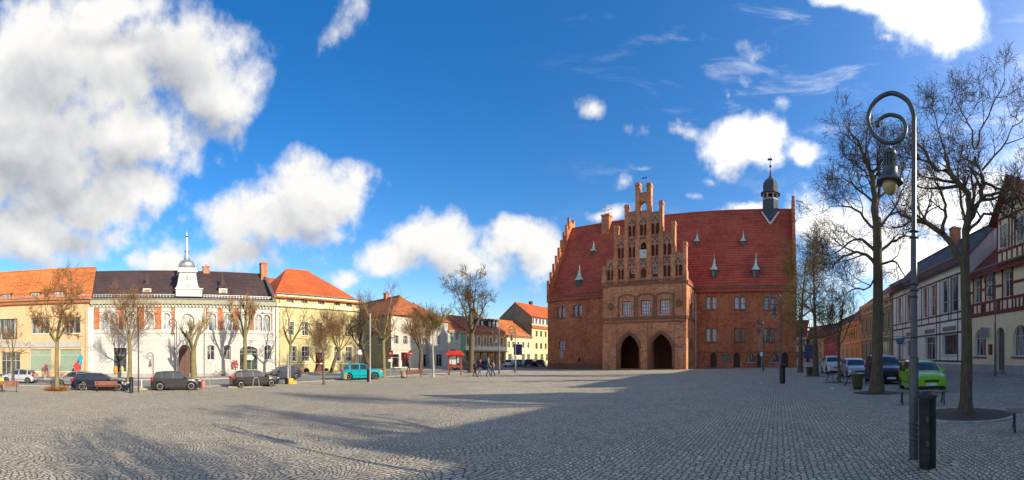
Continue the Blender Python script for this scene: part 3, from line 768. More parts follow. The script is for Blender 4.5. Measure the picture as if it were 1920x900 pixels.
def yellow_hall():
    P, Q = onx(516.6, XL), at(672, 61.2)
    P = (P[0], P[1]+.05)
    ym = plaster('yellow_plaster', (.62, .54, .28), .82)
    tr = flat('pale_yellow_trim', (.72, .66, .42), .8, .3)
    gr = flat('dark_green_frames', (.2, .2, .16), .6)
    root, F, res = quad_house('yellow_hall', 'three storey pale yellow hall with a bright orange hipped roof', P, Q, 12, -1.05, 10.2, 15.1, ym, T_BRIGHT, 4.2, 5.4, over=.5)
    H = F.zt-F.zb
    F.row([543.5, 570, 602, 632, 654], (543, 556, 567.5), 1.15, cols=3, rows=(.5,), surround=tr)
    F.row([545, 572, 599, 632, 652.5], (572, 604, 629), .95, cols=2, rows=(.4, .7), surround=tr, head=True)
    F.row([549, 572.5, 632.5, 653.5], (572, 649.5, 677.5), 1.12, cols=2, rows=(.33, .66), surround=tr)
    u, _ = F.uv(598); F.door(u, 1.15, F.uv(598, 661)[1]-.35, None, flat('dark_red_door', (.12, .03, .025), .6), z0=.35)
    _, z = F.uv(572, 574); F.strip('cornice', z-.25, z+.2, .3, tr, dent=None); F.strip('cornice', H-.35, H-.02, .4, tr)
    _, z = F.uv(572, 682); F.strip('string_course', z-.08, z+.08, .07, tr)
    b = MB(); b.box(u-.9, u+.9, -.9, .01, -.3, .33); b.box(u-.9, u+.9, -1.3, -.9, -.3, .16); b.build('doorstep', STONE, root, F.loc, F.rz)
    for px in (519, 671): F.panel('corner_pilaster', max(0, F.uv(px)[0]-.4), min(F.L, F.uv(px)[0]+.4), 0, H-1.9, .08, tr)
    gutter(F, H+.02, ZINC, .6); pipe(F, F.uv(520)[0]+.3, 0, H-.5); pipe(F, F.uv(669.5)[0], 0, H-.5)
    for px in (575, 612): F.hole(F.uv(px)[0], .9, -.6, F.uv(px, 690)[1], 'round')
    c = MB(); c.box(F.uv(560)[0], F.uv(625)[0], .25, .3, -.8, F.uv(598, 688)[1]); c.build('cellar_backing', DARK, root, F.loc, F.rz)  # plain dark sheet behind both cellar openings
    F.finish(); fin(res)
    # lower wing behind, between the white hall and the hipped roof
    P2 = (XL-6.5, Q[1]-19.5); Q2 = (XL-6.5, Q[1]-8)
    r2, F2, res2 = quad_house('low_wing_house', 'low rear wing with a plain orange roof between white hall and hipped roof', P2, Q2, 8, -1.1, 9.6, 14.3, ym, T_BRIGHT)
    F2.finish(); fin(res2)
yellow_hall()
def corner_houses():
    # corner house: shaded side wall towards the square's camera side, narrow lit front
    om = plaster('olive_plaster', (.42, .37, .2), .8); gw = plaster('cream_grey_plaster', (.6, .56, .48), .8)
    C = (-55.3, 38.0)
    root = empty('corner_house', (-76, 38, -.9), 0, 'corner house with an olive side wall and a brown tiled roof', 'house')
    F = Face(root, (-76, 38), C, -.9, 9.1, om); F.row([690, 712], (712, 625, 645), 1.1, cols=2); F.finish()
    Cn = (-55.6, 44.4)
    G = Face(root, C, Cn, -.9, 9.1, gw); 
    G.row([743, 760], (745, 629, 645), .95, cols=2, gm=GLS); G.row([742, 760], (745, 664, 689), 1.5, cols=1, rows=(.75,), gm=DARK, name='shop_window', sill=False)
    G.strip('string_course', *[G.uv(745, y)[1] for y in (656, 652)], .1, gw); G.strip('cornice', 9.5, 9.9, .25, gw); G.finish()
    res = shell(root, (-76, 38), C, 8.5, -.9, 9.1, gw, None, left=True, right=False); fin({k: v for k, v in res.items()})
    roof(root, (-76, 38), (C[0]+.1, C[1]), 8.5, 9.1, 12.6, T_BROWN, .4, 0, 3.5)
    chimney(root, (-63, 42.2), 11.5, 13.6, .8, C_BRICK)
    # red roofed house
    P, Q = (-56.0, 44.6), (-57.0, 52.4); bl = plaster('bluish_grey_plaster', (.46, .47, .48), .8)
    root, F, res = quad_house('red_roofed_house', 'low grey plastered shop house under a broad hipped red brown roof', P, Q, 10, -.85, 8.6, 12.0, bl, T_BROWN, 3.5, 4.5)
    F.row([779, 800, 822], (800, 628, 645), 1.0, cols=2); F.row([778, 800, 824], (800, 664, 688), 1.7, cols=2, rows=(.75,), gm=DARK, name='shop_window', sill=False)
    F.strip('string_course', *[F.uv(800, y)[1] for y in (658, 655)], .12, bl); F.finish(); fin(res)
    # green-white house
    P, Q = (-57.0, 52.5), onx(871.5, -57.2); gm = plaster('pale_green_plaster', (.5, .58, .46), .8)
    root, F, res = quad_house('pale_green_house', 'narrow pale green plastered house between grey house and orange brick shop', P, Q, 9, -.8, 6.8, 9.6, gm, T_BROWN)
    F.row([846, 857], (857, 625, 638), .8, cols=2); F.row([850], (857, 655, 680), 1.6, cols=2, gm=GLM, name='shop_window', sill=False)
    F.panel('green_pilaster', F.L-1.1, F.L, 0, 7, .08, flat('green_paint', (.12, .3, .16), .6)); F.strip('cornice', 7.1, 7.5, .3, gm); F.finish(); fin(res)
    # orange brick shop
    P, Q = onx(872, -57.2), onx(948, -57.2); ob = brick('orange_brick', (.52, .2, .09), (.62, .28, .14), (.5, .38, .28), .26, .09, .012, (.7, .4, .2), .3)
    tr = flat('cream_trim', (.78, .72, .55), .8, .3)
    root, F, res = quad_house('orange_brick_shop', 'orange brick shop with white window surrounds and a row of dark dormers', P, Q, 10, -.75, 7.3, 10.3, ob, T_BROWN)
    F.row([877, 886, 897.5, 909, 920, 930, 940], (909, 631, 648), .85, arch='round', cols=2, surround=tr, gm=GLS)
    F.strip('cornice', F.zt-F.zb-.5, F.zt-F.zb-.05, .3, ob, dent=.5)
    F.strip('string_course', *[F.uv(909, y)[1] for y in (657, 649.5)], .12, tr); F.strip('awning', *[F.uv(909, y)[1] for y in (659.5, 658)], .9, flat('grey_awning', (.25, .28, .27), .6))
    F.row([880, 897, 911, 925, 940], (909, 661, 683), 1.7, cols=2, rows=(.75,), gm=GLM, name='shop_window', sill=False, fm=flat('dark_green_frames', (.2, .2, .16)))
    for px in (905, 913, 927, 934, 941): dormer(root, F, F.uv(px)[0], 1.4, F.zt-F.zb+.85, .95, 1.3, T_SLATE, T_SLATE, 'gable', .55, dep=2.4)
    chimney(root, (-62.2, F.P[1]+F.uv(922)[0]), 10, 12.4, .8, C_BRICK)
    F.finish(); fin(res)
    # cream house
    P, Q = onx(948.3, -57.2), onx(997, -57.2); cm = plaster('cream_plaster', (.74, .66, .42), .85)
    root, F, res = quad_house('cream_house', 'two storey cream house with a plain brown orange roof', P, Q, 10, -.7, 6.5, 10.4, cm, T_ORANGE)
    F.row([954, 962.5, 971.5, 981, 990.5], (971, 641, 652), .95, cols=2); F.strip('string_course', *[F.uv(971, y)[1] for y in (662.5, 660.5)], .1, cm)
    F.row([956, 981, 991], (971, 664, 678), 1.3, cols=1, gm=GLM, name='shop_window', sill=False); F.row([963], (971, 668, 676), 2.2, cols=2, gm=GLP, name='shop_window', sill=False)
    gutter(F, F.zt-F.zb); F.finish(); fin(res)
    # tall yellow house with a bare gable wall
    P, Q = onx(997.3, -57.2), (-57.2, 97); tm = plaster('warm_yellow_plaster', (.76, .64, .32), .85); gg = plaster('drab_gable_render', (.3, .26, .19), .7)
    root = empty('tall_yellow_house', (P[0], P[1], -.7), 0, 'tall yellow house with a bare brown gable wall and a steep orange roof', 'house')
    F = Face(root, P, Q, -.7, 8.9, tm); U = Face(root, (P[0]-.8, P[1]), (Q[0]-.8, Q[1]), 9.3, 11.6, WHITE, under=.5)
    F.row([1006, 1014.5, 1023, 1031], (1006, 620, 631), .95, cols=2, fm=flat('brown_frames', (.2, .12, .08))); F.row([1006, 1014.5, 1023, 1031], (1006, 643, 654), .95, cols=2, fm=flat('brown_frames', (.2, .12, .08)))
    F.row([1005, 1016, 1026], (1006, 663, 677), 1.4, arch='round', cols=1, gm=GLM, name='shop_window', sill=False)
    for px in (997.5, 1004, 1010.5, 1017, 1024): U.win(U.uv(px+1.5)[0], .55, 1.9, 1.1, cols=2, rows=())
    F.finish(); U.finish()
    b = MB(); b.add([(-.5, 0, 8.9+.7), (F.L, 0, 9.6), (F.L, 1.0, 10.25), (-.5, 1.0, 10.25)], [(0, 1, 2, 3)]); 
    b = MB(); b.prism([(0, 0), (1, 0), (1, .1), (0, .1)], 0, 0) if False else None
    b.add([(0, -.35, 9.45), (F.L, -.35, 9.45), (F.L, .9, 10.3), (0, .9, 10.3), (0, -.35, 9.3), (F.L, -.35, 9.3), (F.L, .9, 10.15), (0, .9, 10.15)], [(0, 1, 2, 3), (4, 7, 6, 5), (0, 4, 5, 1), (3, 7, 4, 0)])
    b.build('eaves_roof', T_BRIGHT, root, F.loc, F.rz)
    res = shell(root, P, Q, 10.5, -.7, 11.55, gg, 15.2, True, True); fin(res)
    roof(root, P, Q, 10.5, 11.6, 15.4, T_BRIGHT, -.1)
    chimney(root, (-63.5, 89), 14.8, 16.6, .8, IRON)
corner_houses()
# ---------------------------------------------------------------- right row (faces -X)
PHI = R(3)
def rp(px, off=0.0):
    a = az(px); d = (17.0+off)/sin(a+PHI); return (d*sin(a), d*cos(a))
def rline(y): return (17.02-.0524*y, y)
NAVY = flat('navy_timber', (.02, .022, .05), .6)
OXB = flat('oxblood_timber', (.14, .022, .018), .65)
def right_row():
    # white house with thin navy timber lines
    wm = plaster('white_infill', (.92, .87, .78), .88); lil = plaster('lilac_white_gable', (.68, .62, .62), .85)
    P, Q = rp(1674), rp(1812.5)
    root = empty('white_timbered_house', (P[0], P[1], .2), 0, 'white house ruled with thin navy timbers under a dark grey roof', 'house')
    F = Face(root, P, Q, .2, 10.25, wm); H = 10.05
    Z = lambda y: F.uv(1750, y)[1]
    U = lambda px: F.uv(px)[0]
    ups = (1686.5, 1703.5, 1734.5, 1749.8, 1771, 1789)
    for px in ups: F.win(U(px), Z(592), Z(534), 1.25, cols=1, rows=(.34,), gm=GLS, sill=False)
    F.win(U(1780), Z(666), Z(630.5), 3.0, cols=1, rows=(), gm=GLM, name='shop_window', depth=.25)
    F.win(U(1743.5), Z(675), Z(631), 2.6, cols=2, rows=(.72,), gm=GLS, name='shop_door', sill=False, depth=.25)
    F.win(U(1705), Z(668), Z(634), 1.6, cols=2, rows=(.7,), gm=GLS, sill=False); F.win(U(1686), Z(676), Z(628), 1.3, cols=1, rows=(.75,), gm=GLS, name='shop_door', sill=False)
    for px, wd in ((1743.5, 2.4), (1780, 2.6), (1704, 1.5)): F.panel('transom_board', U(px)-wd/2, U(px)+wd/2, Z(624), Z(616.5), .05, flat('weathered_board', (.2, .16, .13), .7))
    g = lambda z: [(0, z, F.L, z)]
    L = []
    for y in (531, 594.5, 606.5, 628, 676.5): L += g(Z(y))
    top, bot = Z(531), Z(676)
    for px in (1674.6, 1681, 1693, 1698, 1709.5, 1719, 1728, 1741.5, 1756, 1762.5, 1779, 1783, 1796, 1811.5): L.append((U(px), Z(606.5) if px not in (1674.6, 1693, 1719, 1756, 1762.5, 1796, 1811.5) else bot, U(px), top))
    F.beams(L, NAVY, .16)
    F.strip('plinth', -.8, Z(681), .04, GREYP); F.strip('eaves_board', H-.35, H-.02, .35, flat('brown_eaves', (.2, .1, .06)))
    # warm interior lamp and goods behind the shop window
    i0 = MB(); i0.box(U(1780)-.35, U(1780)+1.1, .32, .36, Z(664), Z(642)); i0.build('lit_shop_display', emit('warm_lit_display', (1, .55, .22), .9), root, F.loc, F.rz)
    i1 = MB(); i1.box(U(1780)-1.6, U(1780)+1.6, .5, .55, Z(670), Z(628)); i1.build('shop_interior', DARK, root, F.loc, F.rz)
    b = MB(); b.box(U(1698.5)-.03, U(1698.5)+.03, -1.2, .01, Z(640), Z(640)+.06); b.build('sign_bracket', IRON, root, F.loc, F.rz)
    res = shell(root, P, Q, 6.6, .2, 10.2, lil, 13.5); fin(res)
    F.finish(); roof(root, P, Q, 6.6, 10.25, 13.75, T_SLATE, .5); gutter(F, H-.02, flat('brown_gutter', (.2, .13, .09), .5), .6)
    c = F.wp(U(1748), 2.6, 0); chimney(root, (root.location[0]+c[0], root.location[1]+c[1]), 12, 14.9, .9, C_BRICK)
    # cream half-timbered house with a tall cross gable
    cm = plaster('cream_infill', (.92, .75, .5), .88)
    P, Q = rp(1813.6), rline(12.6)
    root = empty('half_timbered_house', (P[0], P[1], .25), 0, 'cream house with oxblood timber framing and a steep cross gable over arched windows', 'house')
    F = Face(root, P, Q, .25, 8.4, cm); H = 8.15
    U = lambda px: F.uv(px)[0]
    Z = lambda y: F.uv(1850, y)[1]
    z1, z2 = F.uv(1856, 563)[1], F.uv(1856, 518)[1]
    us = [U(1832.5), U(1856), U(1889), U(1889)+2.9, U(1889)+5.4, U(1889)+8.4, U(1889)+11.2, U(1889)+14]
    us = [u for u in us if u < F.L-.8]
    for u in us: F.win(u, z1, z2, 1.0, cols=2, rows=(.68,), gm=GLS, sill=False)
    g1, g2 = F.uv(1838, 668)[1], F.uv(1838, 617)[1]
    for u in (U(1838), U(1913), U(1913)+5.2, U(1913)+9): F.win(u, g1, g2, 1.65, arch='round', cols=3, rows=(.66,), gm=GLS, surround=None) if u < F.L-1 else None
    F.door(U(1875.5), 1.1, F.uv(1875, 614)[1]-.35, 'round', flat('grey_door', (.12, .12, .13), .6), z0=.35, depth=.35)
    b = MB(); b.box(U(1875.5)-.9, U(1875.5)+.9, -.7, .01, -.3, .17); b.box(U(1875.5)-.7, U(1875.5)+.7, -.4, .01, .17, .34); b.build('doorstep', STONE, root, F.loc, F.rz)
    zs = F.uv(1850, 589)[1]; ztop = H-.25
    L = [(0, zs, F.L, zs), (0, z1-.12, F.L, z1-.12), (0, ztop, F.L, ztop)]
    for i, u in enumerate(us):
        for s_ in (-.62, .62): L.append((u+s_, zs, u+s_, ztop))
        L.append((u, zs, u, z1-.1)); L.append((u-1.0, zs, u-1.0, z1-.1)); L.append((u+1.0, zs, u+1.0, z1-.1))
    for a_, b_ in zip([0]+us, us+[F.L]):
        if b_-a_ > 1.5:
            L.append((a_+.62 if a_ else 0, (z1+z2)/2, b_-.62 if b_ < F.L else b_, (z1+z2)/2)); L.append(((a_+b_)/2, zs, (a_+b_)/2, z1-.1))
    F.beams(L, OXB, .2); F.beams([(0, zs+.02, F.L, zs+.02)], OXB, .3, .06)
    F.strip('plinth', -.8, .75, .05, GREYP, u1=U(1875.5)-.6); F.strip('plinth', -.8, .75, .05, GREYP, u0=U(1875.5)+.6)
    for pu in (U(1838), U(1913)): 
        q = MB(); q.box(pu-.95, pu+.95, -.14, .01, g1-.14, g1-.02); q.build('sill', flat('dark_sill', (.1, .1, .11), .6), root, F.loc, F.rz)
    # cross gable
    ua, ub = U(1871.5), U(1932); um = (ua+ub)/2; zg = 11.9-.25; za = 14.2-.25
    G = Face(root, F.P, F.Q, F.zb, zg+F.zb, cm, name='gable_wall')
    b = MB(); b.prism([(ua, H), (ub, H), (ub, zg), (um, za), (ua, zg)], -.12, 6); b.build('cross_gable', cm, root, F.loc, F.rz)
    L = [(ua, H+.1, ub, H+.1), (ua, H+.95, ub, H+.95), (ua, zg-.15, ub, zg-.15), (ua+.1, H, ua+.1, zg), (ub-.1, H, ub-.1, zg), (um, H, um, za-.4), (ua, zg, um, za), (ub, zg, um, za), (um-1.2, zg, um-.5, za-1.2), (um+1.2, zg, um+.5, za-1.2), (um-1.0, zg+.9, um+1.0, zg+.9)]
    for t in (.18, .34, .66, .82): L.append((ua+(ub-ua)*t, H, ua+(ub-ua)*t, H+.95))
    for t in (-.9, .9): L += [(um+t-.55, H+.95, um+t-.55, zg-.15), (um+t+.55, H+.95, um+t+.55, zg-.15)]
    bm = F.beams(L, OXB, .17, .15)
    for t in (-1.02, 1.02):
        fme, pme = window_mesh(.9, 1.75, None, 2, (.68,), WHITE, GLS); W = inst(fme, 'window', root, F.wp(um+t, -.19, H+1.15), F.rz); inst(pme, 'pane', W)
    r = MB(); o = .5
    for sg in (-1, 1):
        e0 = (um+sg*((ub-ua)/2+.45), zg-.5); e1 = (um, za+.15); tk = .14
        r.add([(e0[0], -.6, e0[1]), (e1[0], -.6, e1[1]), (e1[0], 6, e1[1]), (e0[0], 6, e0[1]), (e0[0], -.6, e0[1]+tk), (e1[0], -.6, e1[1]+tk), (e1[0], 6, e1[1]+tk), (e0[0], 6, e0[1]+tk)],
              [(0, 1, 5, 4), (4, 5, 6, 7), (0, 3, 2, 1), (3, 0, 4, 7), (2, 3, 7, 6)])
    r.build('gable_roof', T_RED, root, F.loc, F.rz)
    res = shell(root, P, Q, 9, .25, 8.4, cm, 12.4, left=True, right=True); fin(res)
    F.finish(); roof(root, P, Q, 9, 8.45, 12.6, T_RED, .45); gutter(F, H+.0, flat('brown_gutter', (.2, .13, .09)), .55)
    tag(inst(cached('box_sign', (lambda m: (m.box(-.04, .04, -.9, -.15, 0, .75), m.box(-.02, .02, -.9, 0, .75, .8), m)[-1])(MB()), flat('grey_box_sign', (.3, .31, .33), .5), 0), 'hanging_sign', None, (F.P[0]+F.e[0]*U(1857), F.P[1]+F.e[1]*U(1857), F.zb+F.uv(1857, 634)[1]), F.rz), 'grey box sign on a bracket above the left arched window of half-timbered house', 'sign')
    pb = MB(); pb.box(-.17, .17, -.16, 0, 0, .75); pb.box(-.2, .2, -.18, 0, .75, .8)
    tag(pb.build('letter_box', flat('rusty_brown_box', (.1, .04, .03), .5), None, (F.P[0]+F.e[0]*U(1858.5), F.P[1]+F.e[1]*U(1858.5), F.zb+F.uv(1857, 665)[1]), F.rz), 'narrow brown letter box on the cream wall between arched window and door', 'letter box')
    # olive house
    P, Q = rp(1615.5), rp(1673.2); ol = plaster('olive_stucco', (.3, .27, .15), .75); tr = flat('pale_olive_trim', (.42, .38, .24), .8, .3)
    root, F, res = quad_house('olive_stucco_house', 'olive green stucco house with rows of slim windows and ornate bands', P, Q, 10, .2, 9.9, 13.6, ol, T_RED)
    pz = [F.L*(i+.5)/7 for i in range(7)]
    for i, u in enumerate(pz):
        F.win(u, 5.1, 7.4, 1.05, cols=2, rows=(.65,), surround=tr, head=True); 
        if i in (0, 1, 2, 3): F.win(u, .9, 3.5, 1.05, cols=2, rows=(.65,), surround=tr)
    F.win(pz[5], .4, 3.5, 3.6, cols=3, rows=(.8,), gm=GLM, name='shop_window', sill=False)
    for z in (4.1, 8.2): F.strip('string_course', z-.15, z+.12, .14, tr)
    F.strip('cornice', 9.1, 9.6, .4, tr, dent=.5)
    for u in pz:
        for zc_, hh in ((4.57, .23), (8.67, .27)):
            q = MB(); q.box(-.33, .33, -.06, .01, -hh, hh); inst(cached('relief_panel', q, tr, hh), 'relief_panel', root, F.wp(u, 0, zc_), F.rz)
    F.finish(); fin(res)
    # orange yellow house
    P, Q = rp(1575.5), rp(1615); oy = plaster('amber_plaster', (.7, .42, .16), .82); tr = flat('amber_trim', (.72, .5, .24), .8, .3)
    root, F, res = quad_house('amber_house', 'amber yellow house with arched lintels in the row beyond the olive house', P, Q, 10, .2, 7.9, 12.2, oy, T_RED)
    n = 9
    for i in range(n):
        u = F.L*(i+.5)/n; F.win(u, 4.5, 6.4, .95, cols=2, surround=tr)
        if i % 2: F.win(u, .3, 2.9, 1.0, cols=2, rows=(.75,), surround=tr, gm=GLM)
    F.strip('string_course', 3.8, 4.05, .15, tr); F.strip('cornice', 7.1, 7.6, .35, tr, dent=.5); F.finish(); fin(res)
    dormer(root, F, 12, 1.5, 8.3, 1.6, 1.4, oy, T_RED, 'gable', .8)
    # red house, peach house, closing house
    P, Q = rp(1545), rp(1575); rd = plaster('crimson_plaster', (.5, .07, .06), .8)
    root, F, res = quad_house('crimson_house', 'crimson red plastered house at the narrow end of the street', P, Q, 9, .2, 7.2, 11, rd, T_RED)
    for i in range(6):
        u = F.L*(i+.5)/6; F.win(u, 4.3, 6, 1.2, cols=2, gm=GLS); F.win(u, .8, 2.8, 1.2, cols=2)
    F.finish(); fin(res)
    P, Q = (4.0, 124.0), rp(1544.6); pc = plaster('apricot_plaster', (.66, .4, .2), .8)
    root, F, res = quad_house('apricot_house', 'apricot house seen past the tree trunks beyond the crimson house', P, Q, 9, .2, 6.8, 10.4, pc, T_RED)
    for i in range(6):
        u = F.L*(i+.5)/6; F.win(u, 3.9, 5.5, 1.0, cols=2); F.win(u, .8, 2.6, 1.0, cols=2)
    F.finish(); fin(res)
    P, Q = (1.0, 112), (7.6, 110.5); wv = plaster('pale_green_white', (.6, .62, .5), .85)
    root, F, res = quad_house('pale_far_house', 'pale green white house closing the street beside town hall', P, Q, 9, .1, 7.6, 12, wv, T_RED)
    for i in range(4):
        u = F.L*(i+.5)/4; F.win(u, 4.4, 6.2, .95, cols=2); F.win(u, .9, 2.9, 1.0, cols=2)
    F.finish(); fin(res)
    # houses of the same row that continue beyond the frame on the right (they throw the long shadow)
    lab = ['plain buff house continuing the right row beyond the cream half-timbered house', 'grey rendered house second beyond the half-timbered house', 'tan house at the near end of right row']
    hs = [(12.4, -3.5, 8.0, 11.6, 'buff'), (-3.7, -16.5, 6.4, 9.4, 'grey'), (-16.7, -34, 9.0, 13.4, 'tan')]
    for (ya, yb, ze, zr, nm), lb in zip(hs, lab):
        P, Q = rline(ya), rline(yb); mm = plaster(nm+'_render', {'buff': (.6, .5, .36), 'grey': (.45, .45, .44), 'tan': (.5, .4, .28)}[nm])
        root, F, res = quad_house(nm+'_house', lb, P, Q, 10, .2, ze, zr, mm, T_RED)
        n = int(F.L/3)
        for i in range(n):
            u = F.L*(i+.5)/n; F.win(u, 3.9, 5.4, 1.1, cols=2); F.win(u, 1, 2.6, 1.2, cols=2)
        F.finish(); fin(res)
right_row()
# ---------------------------------------------------------------- town hall
def town_hall():
    Y0 = 60.0; xL, xR = -39.1, 2.7; zE, zR = 12.2, 26.6; DEP = 16.0
    root = empty('town_hall', (xL, Y0, -.3), 0, 'gothic red brick town hall with a steep red tiled roof and stepped gables', 'town hall')
    BR = brick('town_hall_brick', (.48, .105, .05), (.64, .2, .09), (.42, .2, .12), patch=(.7, .34, .17))
    BRP = brick('porch_brick', (.54, .165, .075), (.68, .28, .13), (.55, .36, .26), patch=(.76, .43, .23))
    BRG = brick('gable_brick', (.5, .16, .085), (.62, .24, .13), (.52, .32, .24), patch=(.64, .35, .23))
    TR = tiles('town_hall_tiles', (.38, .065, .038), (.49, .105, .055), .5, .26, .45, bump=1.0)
    MOL = plaster('moulded_brown_brick', (.3, .13, .08), .6)
    PLS = plaster('pinkish_niche_plaster', (.56, .33, .25), .75)
    NIC = plaster('shade_darkened_brick', (.15, .04, .025), .7)  # shade of the niches and loggia put into a darker brick colour
    COP = flat('verdigris_copper', (.46, .72, .6), .6, .4, .1, .35)
    BRN = flat('brown_window_frame', (.09, .035, .025), .6)
    GW = glass('pale_reflection_glass', (.55, .6, .64), .1, .35)  # pale base colour stands in for bright reflections in the panes
    GR_ = glass('reddish_glass', (.22, .08, .07), .15, .5)
    P, Q = (xL, Y0), (xR, Y0)
    F = Face(root, P, Q, -.3, zE, BR)
    U = lambda px: F.uv(px)[0]
    def Z(px, y): return F.uv(px, y)[1]
    def lancets(px, yt, yb, gm, fm=BRN, w=.72):
        for s in (-.46, .46): F.win(U(px)+s, Z(px, yb), Z(px, yt), w, arch='seg', cols=1, rows=(.45,), gm=gm, fm=fm, depth=.22, sill=False)
        F.panel('window_sill', U(px)-.95, U(px)+.95, Z(px, yb)-.16, Z(px, yb)-.02, .08, MOL)
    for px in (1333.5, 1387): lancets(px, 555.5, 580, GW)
    lancets(1442, 556, 581, GLP)
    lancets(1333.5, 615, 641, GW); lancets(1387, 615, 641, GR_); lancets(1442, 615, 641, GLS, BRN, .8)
    for px, yt, yb in ((1052.5, 574.5, 596.5), (1083, 571.5, 594)): lancets(px, yt, yb, GLP, BRN, .78)
    F.win(U(1054), Z(1054, 655), Z(1054, 636), 1.2, arch='round', cols=2, rows=(.4,), gm=GLP, fm=BRN)
    F.panel('stone_plaque', U(1050), U(1057), Z(1053, 670), Z(1053, 659), .05, plaster('pale_plaque', (.5, .42, .4)))
    F.win(U(1086), Z(1086, 678), Z(1086, 671), .45, cols=1, rows=(), gm=DARK, fm=BRN, sill=False)
    for px in (1337.5, 1381.5, 1426, 1472): F.door(U(px), .95, Z(px, 661.5)-.1, 'round', flat('dark_red_brown_door', (.07, .02, .016), .6), z0=.1, depth=.35)
    F.win(U(1362), Z(1362, 680), Z(1362, 664), 1.55, cols=4, rows=(.3, .6), gm=GLM, fm=flat('pale_brown_frame', (.35, .22, .14)), sill=False)
    for px in (1408, 1452): F.win(U(px), Z(px, 679), Z(px, 664), 1.35, arch='round', cols=3, rows=(.5,), gm=GLS, fm=BRN)
    H = zE+.3
    F.strip('eaves_moulding', H-.75, H-.4, .16, MOL); F.strip('eaves_moulding', H-.4, H-.02, .34, MOL)
    F.strip('plinth', -.7, .75, .1, MOL, u1=U(1128)); 
    F.strip('brick_band', Z(1387, 661)-.02, Z(1387, 660)+.04, .05, MOL, u0=U(1316))
    pp = pipe(F, U(1303.4)+.12, 0, H-.5, flat('pale_downpipe', (.85, .83, .8), .5))
    F.finish(depth=.4)
    res = shell(root, P, Q, DEP, -.3, zE, BR, None); 
    for k in ('left', 'right'):
        G = res[k]; 
        for t in (.2, .5, .8): G.win(G.L*t, 6.3, 9, 1.3, arch='seg', cols=2, gm=GLS, fm=BRN); G.win(G.L*t, 1.5, 3.8, 1.3, arch='seg', cols=2, gm=GLS, fm=BRN)
    fin(res)
    # roof
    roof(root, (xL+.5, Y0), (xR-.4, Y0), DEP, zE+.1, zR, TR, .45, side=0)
    # stepped end gables with pinnacles
    for sx, nm in ((xL, 'l'), (xR-.55, 'r')):
        b = MB(); n = 9; hw = DEP/2+.2; pts = []
        zs = [zE+.3+(zR+.7-zE)*(i+1)/n for i in range(n)]; w = hw/n
        for sg in (-1, 1):
            for i in range(n):
                a, c = hw-i*w, hw-(i+1)*w
                y0, y1 = (-a, -c) if sg < 0 else (c, a)
                top = zs[i]+.1
                b.box(0, .55, y0, y1+.001*sg, zE-.6, top)
                ym = y0 if sg < 0 else y1
                b.box(.05, .5, ym-.2, ym+.2, top-2.2 if i else zE-1, top+.65); b.taper(.0, .55, ym-.24, ym+.24, top+.65, top+.85, .5)
        b.box(.05, .5, -.22, .22, zR, zR+.7)
        b.build('stepped_gable', BR, root, (sx-xL, DEP/2, .3))
    # roof dormers on the front slope
    def slope(px, y):
        s = (zR-zE)/(DEP/2); a = az(px); k = (HZ-y)/PXR
        # point d*(sin,cos), z = EYE+k*d ; plane z = zE + s*(Y-Y0)
        d = (zE-s*Y0-EYE)/(k-s*cos(a)); X, Y = d*sin(a), d*cos(a); return X-xL, Y-Y0, EYE+k*d+.3
    for px, yb, yt, wd in ((1338.5, 522, 478, 1.15), (1417, 522, 478, 1.15), (1084, 539, 494, 1.15), (1306.5, 463, 432, .8), (1393.5, 463, 434, .8), (1111.5, 480, 455, .8)):
        u, v, z = slope(px, yb)
        D = dormer(root, F, u, v-.05, z, wd*.85, wd*1.15, MOL, COP, 'spire', wd*1.9, dep=1.3, fm=BRN)
        c = MB(); c.tube([(0, wd*.5, wd*2.9), (0, wd*.5, wd*3.45)], .03, 5); c.build('finial', COP, D)
    chm = empty  # chimney with a maintenance cage
    ux, vy, zz = slope(1135.5, 436)
    b = MB(); b.box(ux-.75, ux+.75, vy-.2, vy+1.2, zz-.5, zz+3.0); b.box(ux-.85, ux+.85, vy-.3, vy+1.3, zz+3.0, zz+3.3); b.build('chimney', BRG, root)
    b = MB()
    for x in (-.7, 0, .7):
        for y in (-.1, 1.1): b.tube([(ux+x, vy+y, zz+3.3), (ux+x, vy+y, zz+4.6)], .035, 4)
    for z in (3.9, 4.6):
        b.box(ux-.72, ux+.72, vy-.13, vy-.07, zz+z-.03, zz+z+.03); b.box(ux-.72, ux+.72, vy+1.07, vy+1.13, zz+z-.03, zz+z+.03)
    b.box(ux+.66, ux+.72, vy-.07, vy+1.07, zz+4.56, zz+4.62); b.box(ux-.72, ux-.66, vy-.07, vy+1.07, zz+4.56, zz+4.62); b.build('chimney_cage', ZINC, root)
    # ridge turret
    SL = tiles('turret_slate', (.05, .065, .09), (.08, .1, .13), .3, .22, .7); LEAD = flat('white_lead_flashing', (.7, .68, .66), .6)
    tx = (Y0+8)*tan(az(1444.6))-xL; tz = zR+.3; sc = (Y0+8)/PXR
    T = [(15.5*sc, -25*sc), (15.5*sc, 15*sc)]
    b = MB(); b.lathe(T, 8, (tx, 8), ph=pi/8); b.v = [(x, y, z+tz) for x, y, z in b.v]; tur = b.build('turret', SL, root)
    b = MB(); b.lathe([(15*sc, 15*sc), (15.4*sc, 15.2*sc), (15.4*sc, 18*sc), (12*sc, 18*sc)], 8, (tx, 8), ph=pi/8)
    for i in range(8):
        t = 2*pi*i/8+pi/8; x, y = tx+14*sc*cos(t), 8+14*sc*sin(t); b.box(x-.13, x+.13, y-.13, y+.13, 18*sc, 26*sc)
    b.lathe([(13*sc, 26*sc), (15*sc, 26.2*sc), (15*sc, 28.5*sc), (12*sc, 28.6*sc)], 8, (tx, 8), ph=pi/8)
